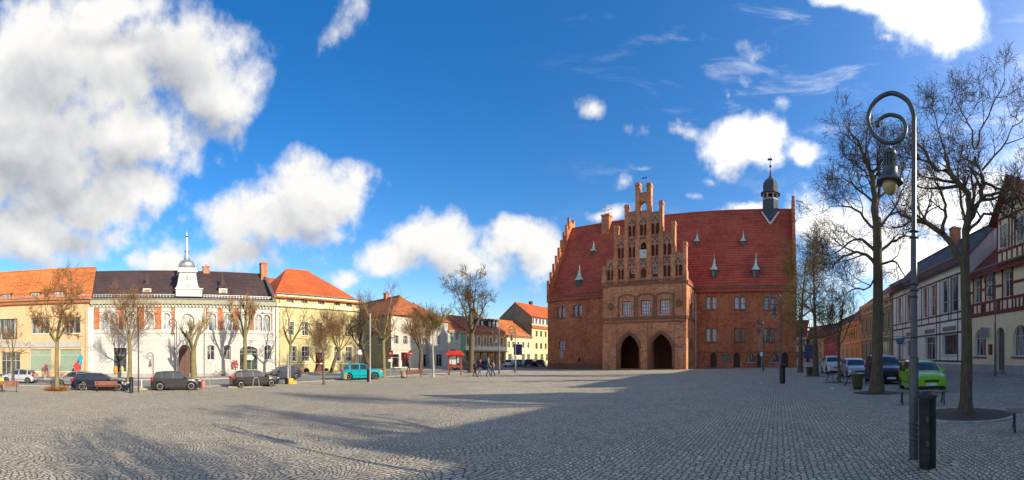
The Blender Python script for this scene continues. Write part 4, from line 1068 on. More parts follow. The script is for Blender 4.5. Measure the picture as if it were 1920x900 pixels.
    b.v = [(x, y, z+tz) for x, y, z in b.v]; b.build('lantern_openings', flat('grey_wood_louvre', (.34, .34, .33), .7), tur)
    b = MB(); b.lathe([(11*sc, 15*sc), (11*sc, 29*sc)], 8, (tx, 8)); b.v = [(x, y, z+tz) for x, y, z in b.v]; b.build('lantern_core', DARK, tur)
    b = MB(); b.lathe([(r*sc, z*sc) for r, z in ((19.5, 27.5), (19, 29), (14.5, 33), (14.5, 36), (15.2, 40), (14.5, 46), (11.5, 52), (7, 56.5), (3.2, 60), (1.8, 65), (1.0, 74))], 8, (tx, 8), ph=pi/8)
    b.v = [(x, y, z+tz) for x, y, z in b.v]; b.build('onion_dome', SL, tur)
    b = MB(); b.lathe([(.5*sc, 73*sc), (.6*sc, 78*sc), (2.4*sc, 80*sc), (2.4*sc, 82*sc), (.5*sc, 84*sc), (.45*sc, 100*sc)], 8, (tx, 8))
    b.box(tx-.5, tx+.3, 7.97, 8.03, 92*sc, 96*sc); b.v = [(x, y, z+tz) for x, y, z in b.v]; b.build('weather_vane', IRON, tur)
    # V shaped white flashing at the turret foot
    s = (zR-zE)/(DEP/2)
    b = MB()
    for sg in (-1, 1):
        p0 = (tx+sg*15.6*sc, 8-6*sc, 0); p1 = (tx, 8-15.4*sc, 0)
        q0 = (p0[0], p0[1]-.1, zR+.35+.3-6*sc*s); q1 = (p1[0], p1[1]-.45, zR+.25+.3-(15.4*sc+.45)*s)
        b.tube([q0, q1], .14, 5)
    b.build('turret_flashing', LEAD, root)
    # ---------------- porch
    YP = 54.3; pl, pr = YP*tan(az(1130.5)), YP*tan(az(1287.2)); zC = 12.5
    G = Face(root, (pl, YP), (pr, YP), -.2, zC, BRP, name='porch_wall')
    U = lambda px: G.uv(px)[0]
    W_ = G.L
    for a_, b_, ya in ((1160.5, 1198.5, 627), (1217.5, 1260.5, 625)):
        u0, u1 = U(a_), U(b_); G.hole((u0+u1)/2, u1-u0, .02, G.uv((a_+b_)/2, ya)[1], 'point')
        out = arch_top('point', u1-u0, G.uv((a_+b_)/2, ya)[1]-.02); c = (u0+u1)/2
        for t, y, m in ((.45, -.1, MOL), (.85, -.05, BRG)):
            o2 = [(x*(1+2*t/(u1-u0)), z+(t*1.05 if z > 2 else 0)) for x, z in out]; n = len(out); bb = MB()
            bb.add([(c+x, y, z) for x, z in out]+[(c+x, y, z) for x, z in o2]+[(c+x, .01, z) for x, z in o2]+[(c+x, .01, z) for x, z in out],
                   [(n+i, n+(i+1) % n, (i+1) % n, i) for i in range(1, n)]+[(2*n+i, 2*n+(i+1) % n, n+(i+1) % n, n+i) for i in range(1, n)]+[(i, (i+1) % n, 3*n+(i+1) % n, 3*n+i) for i in range(1, n)])
            bb.build('arch_moulding', m, root, G.loc, G.rz)
    for px in (1175, 1210.5, 1246.5):
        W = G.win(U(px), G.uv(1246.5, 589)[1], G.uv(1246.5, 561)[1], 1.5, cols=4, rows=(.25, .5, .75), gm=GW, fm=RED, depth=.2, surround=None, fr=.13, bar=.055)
        u = U(px); z0, z1 = G.uv(1246.5, 592)[1], G.uv(1246.5, 550)[1]
        out = arch_top('seg', 2.3, z1-z0); o2 = [(x*1.18, z+(.2 if z > 1 else 0)) for x, z in out]; n = len(out); bb = MB()
        bb.add([(u+x, -.1, z0+z) for x, z in out]+[(u+x, -.1, z0+z) for x, z in o2]+[(u+x, .01, z0+z) for x, z in o2]+[(u+x, .01, z0+z) for x, z in out],
               [(n+i, n+(i+1) % n, (i+1) % n, i) for i in range(1, n)]+[(2*n+i, 2*n+(i+1) % n, n+(i+1) % n, n+i) for i in range(1, n)]+[(i, (i+1) % n, 3*n+(i+1) % n, 3*n+i) for i in range(1, n)])
        bb.build('blind_arch', MOL, root, G.loc, G.rz)
    for px, y in ((1145.5, 575), (1273, 568)):
        u, z = G.uv(px, y); bb = MB(); bb.lathe([(.5, -.12), (.52, 0), (.36, -.02)], 20, axis='y'); bb.lathe([(.36, -.05), (.36, 0)], 16, axis='y')
        bb.build('roundel', MOL, root, G.wp(u, 0, z))
    z2 = G.uv(1284, 594.5)[1]
    for z, h, o in ((z2-.18, .4, .14), (z2-.62, .16, .08)): G.strip('string_course', z, z+h, o, MOL)
    zc0 = zC+.2; G.strip('cornice', zc0-.55, zc0-.05, .16, MOL); G.strip('cornice', zc0-.05, zc0+.12, .28, MOL)
    for a_, b_ in ((0, U(1156)), (U(1202), U(1214.5)), (U(1266), W_)):
        G.panel('pier', a_, b_, -.5, 2.9, .22, BRP); G.panel('pier', a_+.05, b_-.05, 2.9, z2-.75, .14, BRP)
    for a_, b_ in ((0, U(1156)), (U(1202), U(1214.5)), (U(1266), W_)): G.panel('pier_cap', a_-.05, b_+.05, 2.82, 2.98, .27, plaster('pale_limestone', (.5, .38, .28)))
    G.finish(depth=.7)
    # side wall with its own arch, porch floor, vault lining and roof
    S = Face(root, (pr, YP), (pr, Y0), -.2, zC-.2, BRP, name='porch_side_wall')
    S.hole(S.L/2+.1, 3.0, .02, 4.6, 'point'); S.win(S.L/2+.2, 7.4, 9.8, 1.2, arch='seg', cols=2, rows=(.3, .6), gm=GLS, fm=RED)
    S.strip('string_course', z2-.2, z2+.2, .12, MOL); S.strip('cornice', zC-.5, zC-.1, .2, MOL); S.finish(depth=.7)
    S2 = Face(root, (pl, Y0), (pl, YP), -.2, zC-.2, BRP, name='porch_side_wall'); S2.finish()
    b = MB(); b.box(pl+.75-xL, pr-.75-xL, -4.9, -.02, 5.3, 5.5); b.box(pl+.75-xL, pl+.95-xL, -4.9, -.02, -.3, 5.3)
    b.build('loggia_vault', NIC, root)  # dark lining: the loggia's shade is carried by its colour
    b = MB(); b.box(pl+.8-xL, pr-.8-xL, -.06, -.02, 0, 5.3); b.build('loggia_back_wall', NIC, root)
    fcx = (U(1202)+U(1214.5))/2; b = MB(); b.box(pl-xL+fcx-.4, pl-xL+fcx+.4, -3.2, -2.4, -.3, 5.3); b.build('loggia_column', BRP, root)
    # porch roof: cross roof running back into the main roof
    b = MB(); xm = (pl+pr)/2-xL; za, zb_ = zC+.3, 21.0
    for sg in (-1, 1):
        xe = xm+sg*((pr-pl)/2+.2)
        b.add([(xe, -5.4, za-.2), (xm, -5.4, zb_), (xm, 6.5, zb_), (xe, 3, za-.2), (xe, -5.4, za-.35), (xe, 3, za-.35)], [(0, 1, 2, 3) if sg > 0 else (3, 2, 1, 0), (4, 0, 3, 5)])
    b.build('porch_roof', TR, root)
    # ---------------- porch gable
    GZ = lambda px, y: G.uv(px, y)[1]
    bays = [(1137, 1153.5, 487), (1154.5, 1174, 443), (1174.5, 1195.5, 400), (1195.5, 1217.5, 398), (1217.5, 1239, 400), (1239.5, 1261.5, 436), (1262, 1281, 475)]
    bg = MB()
    base = zC+.32; TH = .7
    def face_with(b, u0, u1, z0, z1, holes):
        xs = sorted({u0, u1} | {v for h in holes for v in h[:2]}); zs = sorted({z0, z1} | {v for h in holes for v in h[2:4]})
        for i in range(len(xs)-1):
            for j in range(len(zs)-1):
                xc, zc = (xs[i]+xs[i+1])/2, (zs[j]+zs[j+1])/2
                if any(h[0] < xc < h[1] and h[2] < zc < h[3] for h in holes): continue
                b.poly([(xs[i], 0, zs[j]), (xs[i+1], 0, zs[j]), (xs[i+1], 0, zs[j+1]), (xs[i], 0, zs[j+1])])
    for bi, (a_, b2, yt) in enumerate(bays):
        u0, u1 = U(a_), U(b2); zt = GZ((a_+b2)/2, yt); holes = []
        zl = base
        k = 0
        while zl+2.6 < zt+.5 and k < 3:
            uc = (u0+u1)/2
            special = (k == 0 and bi in (2, 4)) or (bi == 3 and k < 2)
            hz0, hz1 = zl+.35, zl+1.95
            for s in ((-.36, .36) if not special else (0,)):
                w = .58 if not special else .85
                if special and bi == 3 and k == 1: continue
                h = (uc+s-w/2, uc+s+w/2, hz0, hz1 if not special else hz1-.2, 'point'); holes.append(h)
            # plaster tympanum with tracery
            if not (bi == 3 and k == 1):
                pts = arch_top('point', 1.5, 1.15)
                pb = MB(); pb.prism([(x, z) for x, z in pts], -.03, .05)
                inst(cached('tracery', pb, PLS, 0), 'tracery', root, G.wp(uc, 0, hz1+.02), G.rz)
                pb = MB(); pb.lathe([(.2, -.09), (.2, -.03), (.13, -.05)], 8, (0, 0), axis='y')
                for s, zz_ in ((-.3, .38), (.3, .38), (0, .75)): inst(cached('rosette', pb, MOL, 0), 'rosette', root, G.wp(uc+s, 0, hz1+zz_), G.rz)
            zl += 3.05; k += 1
        face_with(bg, u0, u1, base-.3, zt, holes)
        for h in holes:
            c = (h[0]+h[1])/2; out = [(c+x, h[2]+z) for x, z in arch_top('point', h[1]-h[0], h[3]-h[2])]; n = len(out)
            bg.add([(x, 0, z) for x, z in out]+[(x, .28, z) for x, z in out], [(i, n+i, n+(i+1) % n, (i+1) % n) for i in range(n)])
            top = out[2:]; rt = [p for p in top if p[0] >= c-1e-6]; lf = [p for p in top if p[0] <= c+1e-6]
            for q in range(len(rt)-1): bg.poly([(h[1], 0, h[3]), (rt[q+1][0], 0, rt[q+1][1]), (rt[q][0], 0, rt[q][1])])
            for q in range(len(lf)-1): bg.poly([(h[0], 0, h[3]), (lf[q+1][0], 0, lf[q+1][1]), (lf[q][0], 0, lf[q][1])])
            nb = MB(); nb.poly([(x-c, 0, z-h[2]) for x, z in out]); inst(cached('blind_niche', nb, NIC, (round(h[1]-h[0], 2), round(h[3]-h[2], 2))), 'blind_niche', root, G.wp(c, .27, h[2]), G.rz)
        bg.box(u0, u1, .3, TH, base-.3, zt); 
        bg.poly([(u0, 0, zt), (u1, 0, zt), (u1, .3, zt), (u0, .3, zt)]); bg.poly([(u0, 0, base), (u0, 0, zt), (u0, .3, zt), (u0, .3, base)]); bg.poly([(u1, 0, base), (u1, .3, base), (u1, .3, zt), (u1, 0, zt)])
        n = int((u1-u0)/.28)
        for i in range(n): bg.box(u0+i*.28+.04, u0+i*.28+.2, .02, TH-.02, zt+.001, zt+.3)
    bg.build('porch_gable', BRG, root, G.loc, G.rz); 
    for z in (base+3.0, base+6.05): G.strip('string_course', z-.08, z+.08, .09, MOL, u0=U(1156) if z < base+4 else U(1175), u1=U(1262) if z < base+4 else U(1239))
    pk = MB()
    for px, yt, yb in ((1133.5, 500, 531), (1155, 423, 529), (1174.6, 384, 529), (1239.5, 376, 525), (1262.5, 414, 525), (1284, 453, 524)):
        u = U(px); zt = GZ(px, yt)-.5; w = .42
        pk.box(u-w*.8, u+w*.8, -.24, TH+.1, base-.3, GZ(px, yt)*.0+max(base+1, zt-4.2)); pk.box(u-w*.62, u+w*.62, -.1, TH, max(base+1, zt-4.2), zt)
        pk.box(u-w*.8, u+w*.8, -.16, TH+.05, zt, zt+.22); pk.box(u-w*.7, u+w*.7, -.12, TH, zt+.22, zt+.5)
    for px in (1195.5, 1216.8):
        u = U(px); zt = GZ(px, 345)-.3; pk.box(u-.34, u+.34, -.12, TH, base, zt); pk.box(u-.42, u+.42, -.18, TH+.05, zt, zt+.2); pk.box(u-.36, u+.36, -.14, TH, zt+.2, zt+.45)
    pk.build('pinnacle_piers', BRP, root, G.loc, G.rz)
    ua, ub = U(1195.5)+.34, U(1216.8)-.34; zt = GZ(1206, 363); zo = GZ(1206, 377.5); z0 = GZ(1206, 398)
    br = MB(); cx = (ua+ub)/2; ww = (ub-ua)
    pts = arch_top('point', ww*.98, zo-z0); br.prism([(ua, zo), (ub, zo), (ub, zt), (ua, zt)], 0, TH)
    rt = [p for p in pts[2:] if p[0] >= -1e-6]; lf = [p for p in pts[2:] if p[0] <= 1e-6]
    for q in range(len(rt)-1):
        br.prism([(cx+rt[q][0], z0+rt[q][1]), (ub, z0+rt[q][1]), (ub, z0+rt[q+1][1]), (cx+rt[q+1][0], z0+rt[q+1][1])], .1, TH-.1)
    for q in range(len(lf)-1):
        br.prism([(ua, z0+lf[q+1][1]), (cx+lf[q+1][0], z0+lf[q+1][1]), (cx+lf[q][0], z0+lf[q][1]), (ua, z0+lf[q][1])], .1, TH-.1)
    for i in range(6): br.box(ua+.05+i*.22, ua+.17+i*.22, .05, TH-.05, zt, zt+.25)
    br.build('bell_arch', BRG, root, G.loc, G.rz)
    b = MB(); u = U(1206); b.tube([(u, .3, GZ(1206, 377)+.8), (u, .3, GZ(1206, 328))], .035, 5); b.box(u-.3, u+.5, .28, .32, GZ(1206, 333), GZ(1206, 331)); b.build('weather_vane', IRON, root, G.loc, G.rz)
    # clock
    u, z = G.uv(1207, 476); b = MB(); b.box(-.62, .62, -.1, .02, -.62, .62); ck = b.build('clock_face', plaster('clock_white', (.78, .76, .74), .9), root, G.wp(u, 0, z), G.rz)
    for i in range(12):
        t = 2*pi*i/12; b = MB(); b.box(-.025, .025, -.115, -.101, -.05, .05); inst(cached('hour_mark', b, IRON, 0), 'hour_mark', ck, (.47*sin(t), 0, .47*cos(t)))
    b = MB()
    b.prism([(-.02, -.02), (.02, -.02), (.26, .22), (.22, .25)], -.13, -.118); b.prism([(-.02, .0), (.02, 0), (-.1, .4), (-.14, .38)], -.13, -.118)
    b.build('clock_hands', IRON, ck)
    u, z = G.uv(1207, 461.5); b = MB(); b.prism([(x, zz_) for x, zz_ in arch_top('point', .8, 1.1)], -.02, .05); b.v = [(x, y, zz_-.5) for x, y, zz_ in b.v]; b.build('bell_niche', DARK, root, G.wp(u, 0, z))
    b = MB(); b.lathe([(.26, -.35), (.2, -.15), (.14, .05), (.02, .12)], 10); b.build('bell', IRON, root, G.wp(u, -.12, z))
    for px in (1188, 1229.5):
        u, z = G.uv(px, 517); fme, pme = window_mesh(.75, .95, None, 2, (.5,), WHITE, GLS, .08); W = inst(fme, 'window', root, G.wp(u, .1, z+.35), G.rz); inst(pme, 'pane', W)
    return root
town_hall()
# ---------------------------------------------------------------- bare trees
BK = bark('grey_brown_bark', (.16, .125, .085)); BK2 = bark('pale_mossy_bark', (.24, .2, .11), (.2, .2, .07), .6)
TWD = flat('dark_twigs', (.12, .088, .062), .9, .1, var=.4); TWR = flat('russet_twigs', (.25, .14, .065), .9, .1, var=.5); TWY = flat('ochre_twigs', (.24, .18, .075), .9, .1, var=.5)
BUD = flat('olive_buds', (.2, .17, .05), .8, .2, var=.5, scale=1.5)
def norm(v): return v/(np.linalg.norm(v)+1e-9)
class Tree:
    def __init__(s, seed): s.r = random.Random(seed); s.br = {}; s.tips = []
    def branch(s, p, d, L, r0, r1, lvl, curve=.25, up=.15, n=None, start=None):
        n = n or (7 if lvl < 2 else 4 if lvl < 4 else 3); pts = [p]; rad = [r0]; d = norm(d); rr = s.r
        for i in range(n-1):
            d = norm(d+np.array([rr.gauss(0, curve), rr.gauss(0, curve), rr.gauss(0, curve*.7)+up])/ (n-1)*2)
            p = p+d*L/(n-1); pts.append(p); rad.append(r0+(r1-r0)*(i+1)/(n-1))
        s.br.setdefault(lvl, []).append((np.array(pts), np.array(rad))); return pts, rad, d
    def perp(s, d, ang, roll=None):
        rr = s.r; a = np.array([rr.gauss(0, 1) for _ in range(3)]); a = norm(a-d*np.dot(a, d)); return norm(d*cos(ang)+a*sin(ang))
    def grow(s, pts, rad, lvl, maxl, counts, lens, ang=(28, 62), t0=.25, up=(.1,)*8, rmin=.006, curve=.3, taper=.22):
        if lvl > maxl: return
        rr = s.r; k = counts[lvl]; n = len(pts)
        for i in range(k):
            t = t0+(1-t0)*(i+rr.random()*.9)/k; f = t*(n-1); j = min(int(f), n-2); q = f-j
            p = pts[j]+(pts[j+1]-pts[j])*q; d = norm(pts[j+1]-pts[j]); r = (rad[j]+(rad[j+1]-rad[j])*q)
            nd = s.perp(d, R(rr.uniform(*ang))); L = lens[lvl]*rr.uniform(.6, 1.25)*(1.15-.55*t)
            rs = max(rmin, min(r*.72, r*rr.uniform(.45, .75))); re = max(rmin*.8, rs*taper)
            a, b, _ = s.branch(p, nd, L, rs, re, lvl, curve*(1.0, 1.0, .9, .62, .5, .42)[min(lvl, 5)], up[min(lvl, len(up)-1)])
            s.grow(a, b, lvl+1, maxl, counts, lens, ang, .2, up, rmin, curve, taper)
            if lvl == maxl: s.tips.append(a[-1])
    def mesh(s, lv, sides):
        V = []; Fc = []; base = 0
        for l in lv:
            n = sides[min(l, len(sides)-1)]; th = np.arange(n)*2*pi/n; ct, st = np.cos(th), np.sin(th)
            groups = {}
            for P, rd in s.br.get(l, []): groups.setdefault(len(P), []).append((P, rd))
            for m, lst in groups.items():
                P = np.array([a for a, _ in lst]); rd = np.array([b for _, b in lst])
                D = np.empty_like(P); D[:, 1:-1] = P[:, 2:]-P[:, :-2]; D[:, 0] = P[:, 1]-P[:, 0]; D[:, -1] = P[:, -1]-P[:, -2]
                D /= np.linalg.norm(D, axis=2, keepdims=True)+1e-9
                ref = np.where(np.abs(D[:, :1, 2:3]) > .9, np.array([1., 0, 0]), np.array([0, 0, 1.]))*np.ones_like(D)
                ref = np.where(np.abs((ref*D).sum(2, keepdims=True)) > .95, np.array([0, 1., 0]), ref)
                U = np.cross(D, ref); U /= np.linalg.norm(U, axis=2, keepdims=True)+1e-9; W = np.cross(D, U)
                vv = P[:, :, None]+rd[:, :, None, None]*(U[:, :, None]*ct[:, None]+W[:, :, None]*st[:, None])
                B = len(lst); V.append(vv.reshape(-1, 3))
                idx = base+np.arange(B*m*n).reshape(B, m, n); a = idx[:, :-1]; b = idx[:, 1:]
                q = np.stack([a, np.roll(a, -1, 2), np.roll(b, -1, 2), b], -1).reshape(-1, 4); Fc.append(q); base += B*m*n
        return (np.concatenate(V), np.concatenate(Fc)) if V else (np.zeros((0, 3)), np.zeros((0, 4), int))
def npmesh(name, V, Fq, mat):
    me = bpy.data.meshes.new(name); me.vertices.add(len(V)); me.vertices.foreach_set('co', V.astype(np.float32).ravel())
    me.loops.add(len(Fq)*4); me.loops.foreach_set('vertex_index', Fq.astype(np.int32).ravel())
    me.polygons.add(len(Fq)); me.polygons.foreach_set('loop_start', np.arange(0, len(Fq)*4, 4, dtype=np.int32)); me.polygons.foreach_set('loop_total', np.full(len(Fq), 4, np.int32))
    me.polygons.foreach_set('use_smooth', np.ones(len(Fq), bool)); me.materials.append(mat); me.update(calc_edges=True); return me
def buds(tips, n, size, spread, seed, mat, name='leaf_buds'):
    rg = np.random.default_rng(seed); T = np.array(tips); c = T[rg.integers(0, len(T), n)]+rg.normal(0, spread, (n, 3))
    a = rg.normal(0, 1, (n, 3)); a /= np.linalg.norm(a, axis=1, keepdims=True); b = np.cross(a, rg.normal(0, 1, (n, 3))); b /= np.linalg.norm(b, axis=1, keepdims=True)
    sz = size*rg.uniform(.5, 1.4, (n, 1)); V = np.stack([c-a*sz, c-b*sz*.6, c+a*sz, c+b*sz*.6], 1).reshape(-1, 3)
    return npmesh(name, V, np.arange(n*4).reshape(-1, 4), mat)
SIDES = [12, 8, 6, 4, 3, 3, 3]
def make_tree(kind, H, r, fork, spread, seed, rmin=.008, bk=None, tw=None, lean=(0, 0), detail=1.0, bud=None, limbs=None, hs=1.0, dens=3.6):
    t = Tree(seed); rr = t.r; bk = bk or BK; tw = tw or TWD
    top = np.array([lean[0], lean[1], fork]); tp = []; tr_ = []
    for i in range(9):
        f = i/8; flare = 1+.55*max(0, 1-f*6)**2
        tp.append(np.array([lean[0]*f**1.3+.03*sin(5*f+seed), lean[1]*f**1.3+.03*cos(4*f+seed), -.15+(fork+.15)*f])); tr_.append(r*flare*(1-.28*f))
    t.br[0] = [(np.array(tp), np.array(tr_))]
    c = lambda *a: [0, 0]+[max(1, int(round(x*detail))) for x in a]
    rt = tr_[-1]
    if kind == 'natural':
        k = rr.choice((4, 5)); off = rr.uniform(0, 2*pi)
        for i in range(k):
            a = off+2*pi*i/k+rr.gauss(0, .2); inc = R(rr.uniform(24, 58)) if i else R(8)
            d = np.array([sin(inc)*cos(a), sin(inc)*sin(a), cos(inc)]); z0 = fork*(1-.12*rr.random()) if i else fork
            L = (H-fork)*rr.uniform(.72, .95) if i else (H-fork)*.85
            L *= min(1, spread/((H-fork)*max(.3, sin(inc)))) if inc > R(20) else 1
            a_, b_, _ = t.branch(np.array([lean[0], lean[1], z0-.1]), d, L, rt*(.62 if i else .8), rt*.14, 1, .34, .12, 9)
            t.grow(a_, b_, 2, 5 if detail > .8 else 4, c(6, 6, 4, 4), [0, 0, L*.46, L*.25, L*.15, L*.085], (26, 66), .22, (.1, .1, .16, .12, .08, .05), rmin, .32)
    elif kind == 'hand':      # main limbs drawn after the real tree, then grown
        for li, (pts_, r0, r1, dep) in enumerate(limbs):
            P = np.array([(x, dep*((i/(len(pts_)-1))**1.2), z) for i, (x, z) in enumerate(pts_)], float)
            Q = []; 
            for j in range(len(P)-1):
                a4 = [P[max(j-1, 0)], P[j], P[j+1], P[min(j+2, len(P)-1)]]
                for q in range(3):
                    u = q/3; Q.append(.5*((2*a4[1])+(-a4[0]+a4[2])*u+(2*a4[0]-5*a4[1]+4*a4[2]-a4[3])*u*u+(-a4[0]+3*a4[1]-3*a4[2]+a4[3])*u**3))
            Q.append(P[-1]); Q = np.array(Q); Q[1:] += np.array([[rr.gauss(0, .03) for _ in range(3)] for _ in Q[1:]])
            Lb = np.linalg.norm(np.diff(Q, axis=0), axis=1).sum(); rad = np.linspace(r0, r1, len(Q)); t.br.setdefault(1, []).append((Q, rad))
            S = min(1.0, max(.62, Lb/2.6))*hs
            t.grow(list(Q), list(rad), 2, 5, [0, 0, max(4, int(Lb*dens)), 6, 4, 3], [0, 0, 1.55*S, .95*S, .52*S, .3*S], (24, 72), .22, (.1, .1, .34, .16, .08, .04), rmin, .3, .16)
    elif kind == 'candle':     # thick crooked limbs bending out and up again
        k = 6; off = .3
        for i in range(k):
            a = off+2*pi*i/k+rr.gauss(0, .15); inc = R((14, 62, 48, 66, 40, 58)[i]); d = np.array([sin(inc)*cos(a), sin(inc)*sin(a), cos(inc)])
            L = (H-fork)*(.92, .8, .9, .78, .95, .8)[i]; a_, b_, _ = t.branch(np.array([lean[0], lean[1], fork-.1-.35*(i % 3)]), d, L, rt*(.72, .6, .62, .52, .6, .5)[i], rt*.13, 1, .42, .34, 12)
            t.grow(a_, b_, 2, 5, c(9, 7, 5, 3), [0, 0, L*.48, L*.3, L*.19, L*.11], (26, 66), .16, (.1, .1, .2, .16, .1, .05), rmin, .36)
    elif kind == 'pollard':
        k = rr.choice((5, 6))
        for i in range(k):
            a = 2*pi*i/k+rr.gauss(0, .25); inc = R(rr.uniform(12, 48)); d = np.array([sin(inc)*cos(a), sin(inc)*sin(a), cos(inc)])
            L = (H-fork)*rr.uniform(.5, .72); a_, b_, dd = t.branch(top-np.array([0, 0, rr.uniform(.0, .5)]), d, L, rt*.62, rt*.34, 1, .3, .25, 7)
            for q in range(3):
                n0 = 3+q*1; p = a_[min(n0, 6)]; d2 = t.perp(norm(a_[6]-a_[5]), R(rr.uniform(18, 50))); a2, b2, d3 = t.branch(p, d2, L*rr.uniform(.25, .5), rt*.36, rt*.26, 1, .2, .3, 5)
                t.branch(a2[-1]-d3*.05, d3, .22, rt*.36, rt*.1, 1, 0, 0, 3)
                for j in range(int(9*detail)): t.branch(a2[-1], t.perp(norm(d3+np.array([0, 0, .5])), R(rr.uniform(5, 48))), (H-fork)*rr.uniform(.16, .34), rmin*2.4, rmin, 3, .15, .2, 4)
    elif kind == 'oval':     # dense shoots from a ring of cut limbs
        k = rr.choice((6, 7))
        for i in range(k):
            a = 2*pi*i/k+rr.gauss(0, .25); inc = R(rr.uniform(14, 62)) if i else R(5); d = np.array([sin(inc)*cos(a), sin(inc)*sin(a), cos(inc)])
            L = min((H-fork)*rr.uniform(.7, .92), spread*1.25/max(.5, sin(inc))); a_, b_, _ = t.branch(top-np.array([0, 0, rr.uniform(0, .4)]), d, L, rt*.5, rt*.16, 1, .3, .2, 7)
            t.grow(a_, b_, 2, 4, c(7, 6, 6), [0, 0, L*.5, L*.38, L*.26], (20, 65), .25, (.1, .1, .2, .16, .12), rmin, .3)
    elif kind == 'tall':      # slender upright limbs (lime in winter)
        t2 = Tree(seed+3); a_, b_, _ = t.branch(top-np.array([0, 0, .1]), np.array([0, 0, 1.]), (H-fork)*.92, rt*.85, rt*.12, 1, .12, .1, 10)
        t.grow(a_, b_, 2, 5, c(18, 6, 5, 3), [0, 0, spread*1.2, spread*.6, spread*.36, spread*.22], (30, 80), .02, (.1, .1, .22, .15, .1, .08), rmin, .3)
    if kind != 'hand':
      allp = np.concatenate([P for l in t.br for P, _ in t.br[l]]); fz = H/allp[:, 2].max(); ax = np.array([lean[0], lean[1]])
      rad_ = np.sqrt(((allp[:, :2]-ax)**2).sum(1)); fx = float(np.clip(spread/np.percentile(rad_[allp[:, 2] > fork], 97), .6, 1.6))
      for l in t.br:
        for P, _ in t.br[l]:
            if l > 0: P[:, :2] = ax+(P[:, :2]-ax)*fx
            P[:, 2] *= fz
      t.tips = [np.array([ax[0]+(q[0]-ax[0])*fx, ax[1]+(q[1]-ax[1])*fx, q[2]*fz]) for q in t.tips]
    V, Fq = t.mesh([0, 1], SIDES); tm = npmesh('trunk', V, Fq, bk)
    V, Fq = t.mesh([2, 3, 4, 5], SIDES); cm = npmesh('crown', V, Fq, tw)
    bm = None
    if bud: bm = buds(t.tips, bud[0], bud[1], bud[2], seed, bud[3])
    return tm, cm, bm
def tree(name, label, xy, rz=0, group=None, tm=None, sc=None, **k):
    root = empty(name, (xy[0], xy[1], gz(*xy)), rz, label, 'tree', group)
    a, b, c = tm if tm else make_tree(**k)
    if sc: root.scale = (sc, sc, sc)
    inst(a, 'trunk', root); inst(b, 'crown', root)
    if c: inst(c, 'leaf_buds', root)
    return root
def ring(xy, r, label):      # round tree pit: kerb ring and bare earth
    root = empty('tree_pit', (xy[0], xy[1], gz(*xy)), 0, label, 'tree pit', 'round pits under the trees')
    b = MB(); b.lathe([(r, -.1), (r, .035), (r-.02, .045), (r-.13, .045), (r-.14, .03), (r-.14, -.1)], 40); b.build('kerb_ring', KERBM, root)
    b = MB(); rings = [(.01, .1), (r*.3, .085), (r*.6, .04), (r-.14, .022)]; b.lathe(rings[::-1]+[], 32); b.build('earth', EARTH, root, smooth=True)
# limbs of the two nearest limes as (x, z) metres from the trunk axis, from a survey of the tree: start radius, end radius, depth reached
def px_limbs(T, pxb, L):
    d = math.hypot(*T); g = gz(*T)
    return [([((x-pxb)/PXR*d, (HZ-y)/PXR*d+EYE-g) for x, y in pts], r0, r1, dep) for pts, r0, r1, dep in L]
BIG = [([(1806, 490), (1768, 434), (1722, 408), (1690, 392), (1672, 376)], .1, .03, .6), ([(1806, 490), (1816, 408), (1814, 368), (1784, 336), (1754, 322), (1733, 292)], .12, .035, -.5),
 ([(1816, 410), (1840, 366), (1842, 320), (1827, 277)], .085, .05, .5), ([(1840, 340), (1872, 346), (1922, 342), (1948, 352)], .05, .018, .9), ([(1816, 418), (1848, 372), (1880, 374), (1902, 412), (1896, 446)], .06, .016, -.8),
 ([(1812, 440), (1846, 412), (1882, 420), (1904, 450)], .05, .014, -1.2), ([(1768, 436), (1772, 390), (1764, 352), (1756, 322)], .06, .02, .7), ([(1806, 480), (1812, 420), (1800, 352), (1796, 290), (1806, 232)], .06, .014, 1.1),
 ([(1784, 336), (1768, 270), (1752, 215), (1742, 172)], .03, .008, .2), ([(1827, 280), (1816, 230), (1800, 190), (1786, 158)], .03, .008, .4), ([(1830, 278), (1846, 232), (1866, 190), (1884, 160)], .03, .008, -.3), ([(1842, 318), (1880, 270), (1902, 222), (1925, 200)], .032, .008, .5)]
STOUT = [([(1644, 420), (1640, 372), (1636, 330), (1622, 295), (1604, 258), (1590, 232)], .17, .02, .2), ([(1644, 400), (1650, 340), (1645, 290), (1648, 246)], .09, .015, .9),
 ([(1641, 496), (1622, 478), (1600, 480), (1578, 492), (1556, 512)], .09, .015, -.9), ([(1640, 470), (1620, 448), (1598, 446), (1572, 462), (1552, 470)], .08, .015, .8), ([(1648, 500), (1668, 492), (1684, 500), (1694, 530)], .07, .015, -.8),
 ([(1648, 476), (1672, 452), (1698, 438), (1728, 432)], .08, .014, .8), ([(1642, 430), (1612, 402), (1588, 396), (1558, 400)], .07, .013, -.9), ([(1646, 430), (1670, 404), (1690, 370), (1706, 320)], .07, .013, -.6),
 ([(1638, 380), (1610, 352), (1590, 330), (1560, 322)], .06, .012, .6), ([(1645, 372), (1672, 348), (1690, 316), (1700, 276)], .055, .012, .9), ([(1636, 335), (1610, 316), (1584, 300)], .04, .01, -.5), ([(1644, 510), (1630, 540), (1600, 548), (1576, 570)], .05, .01, -1.2)]
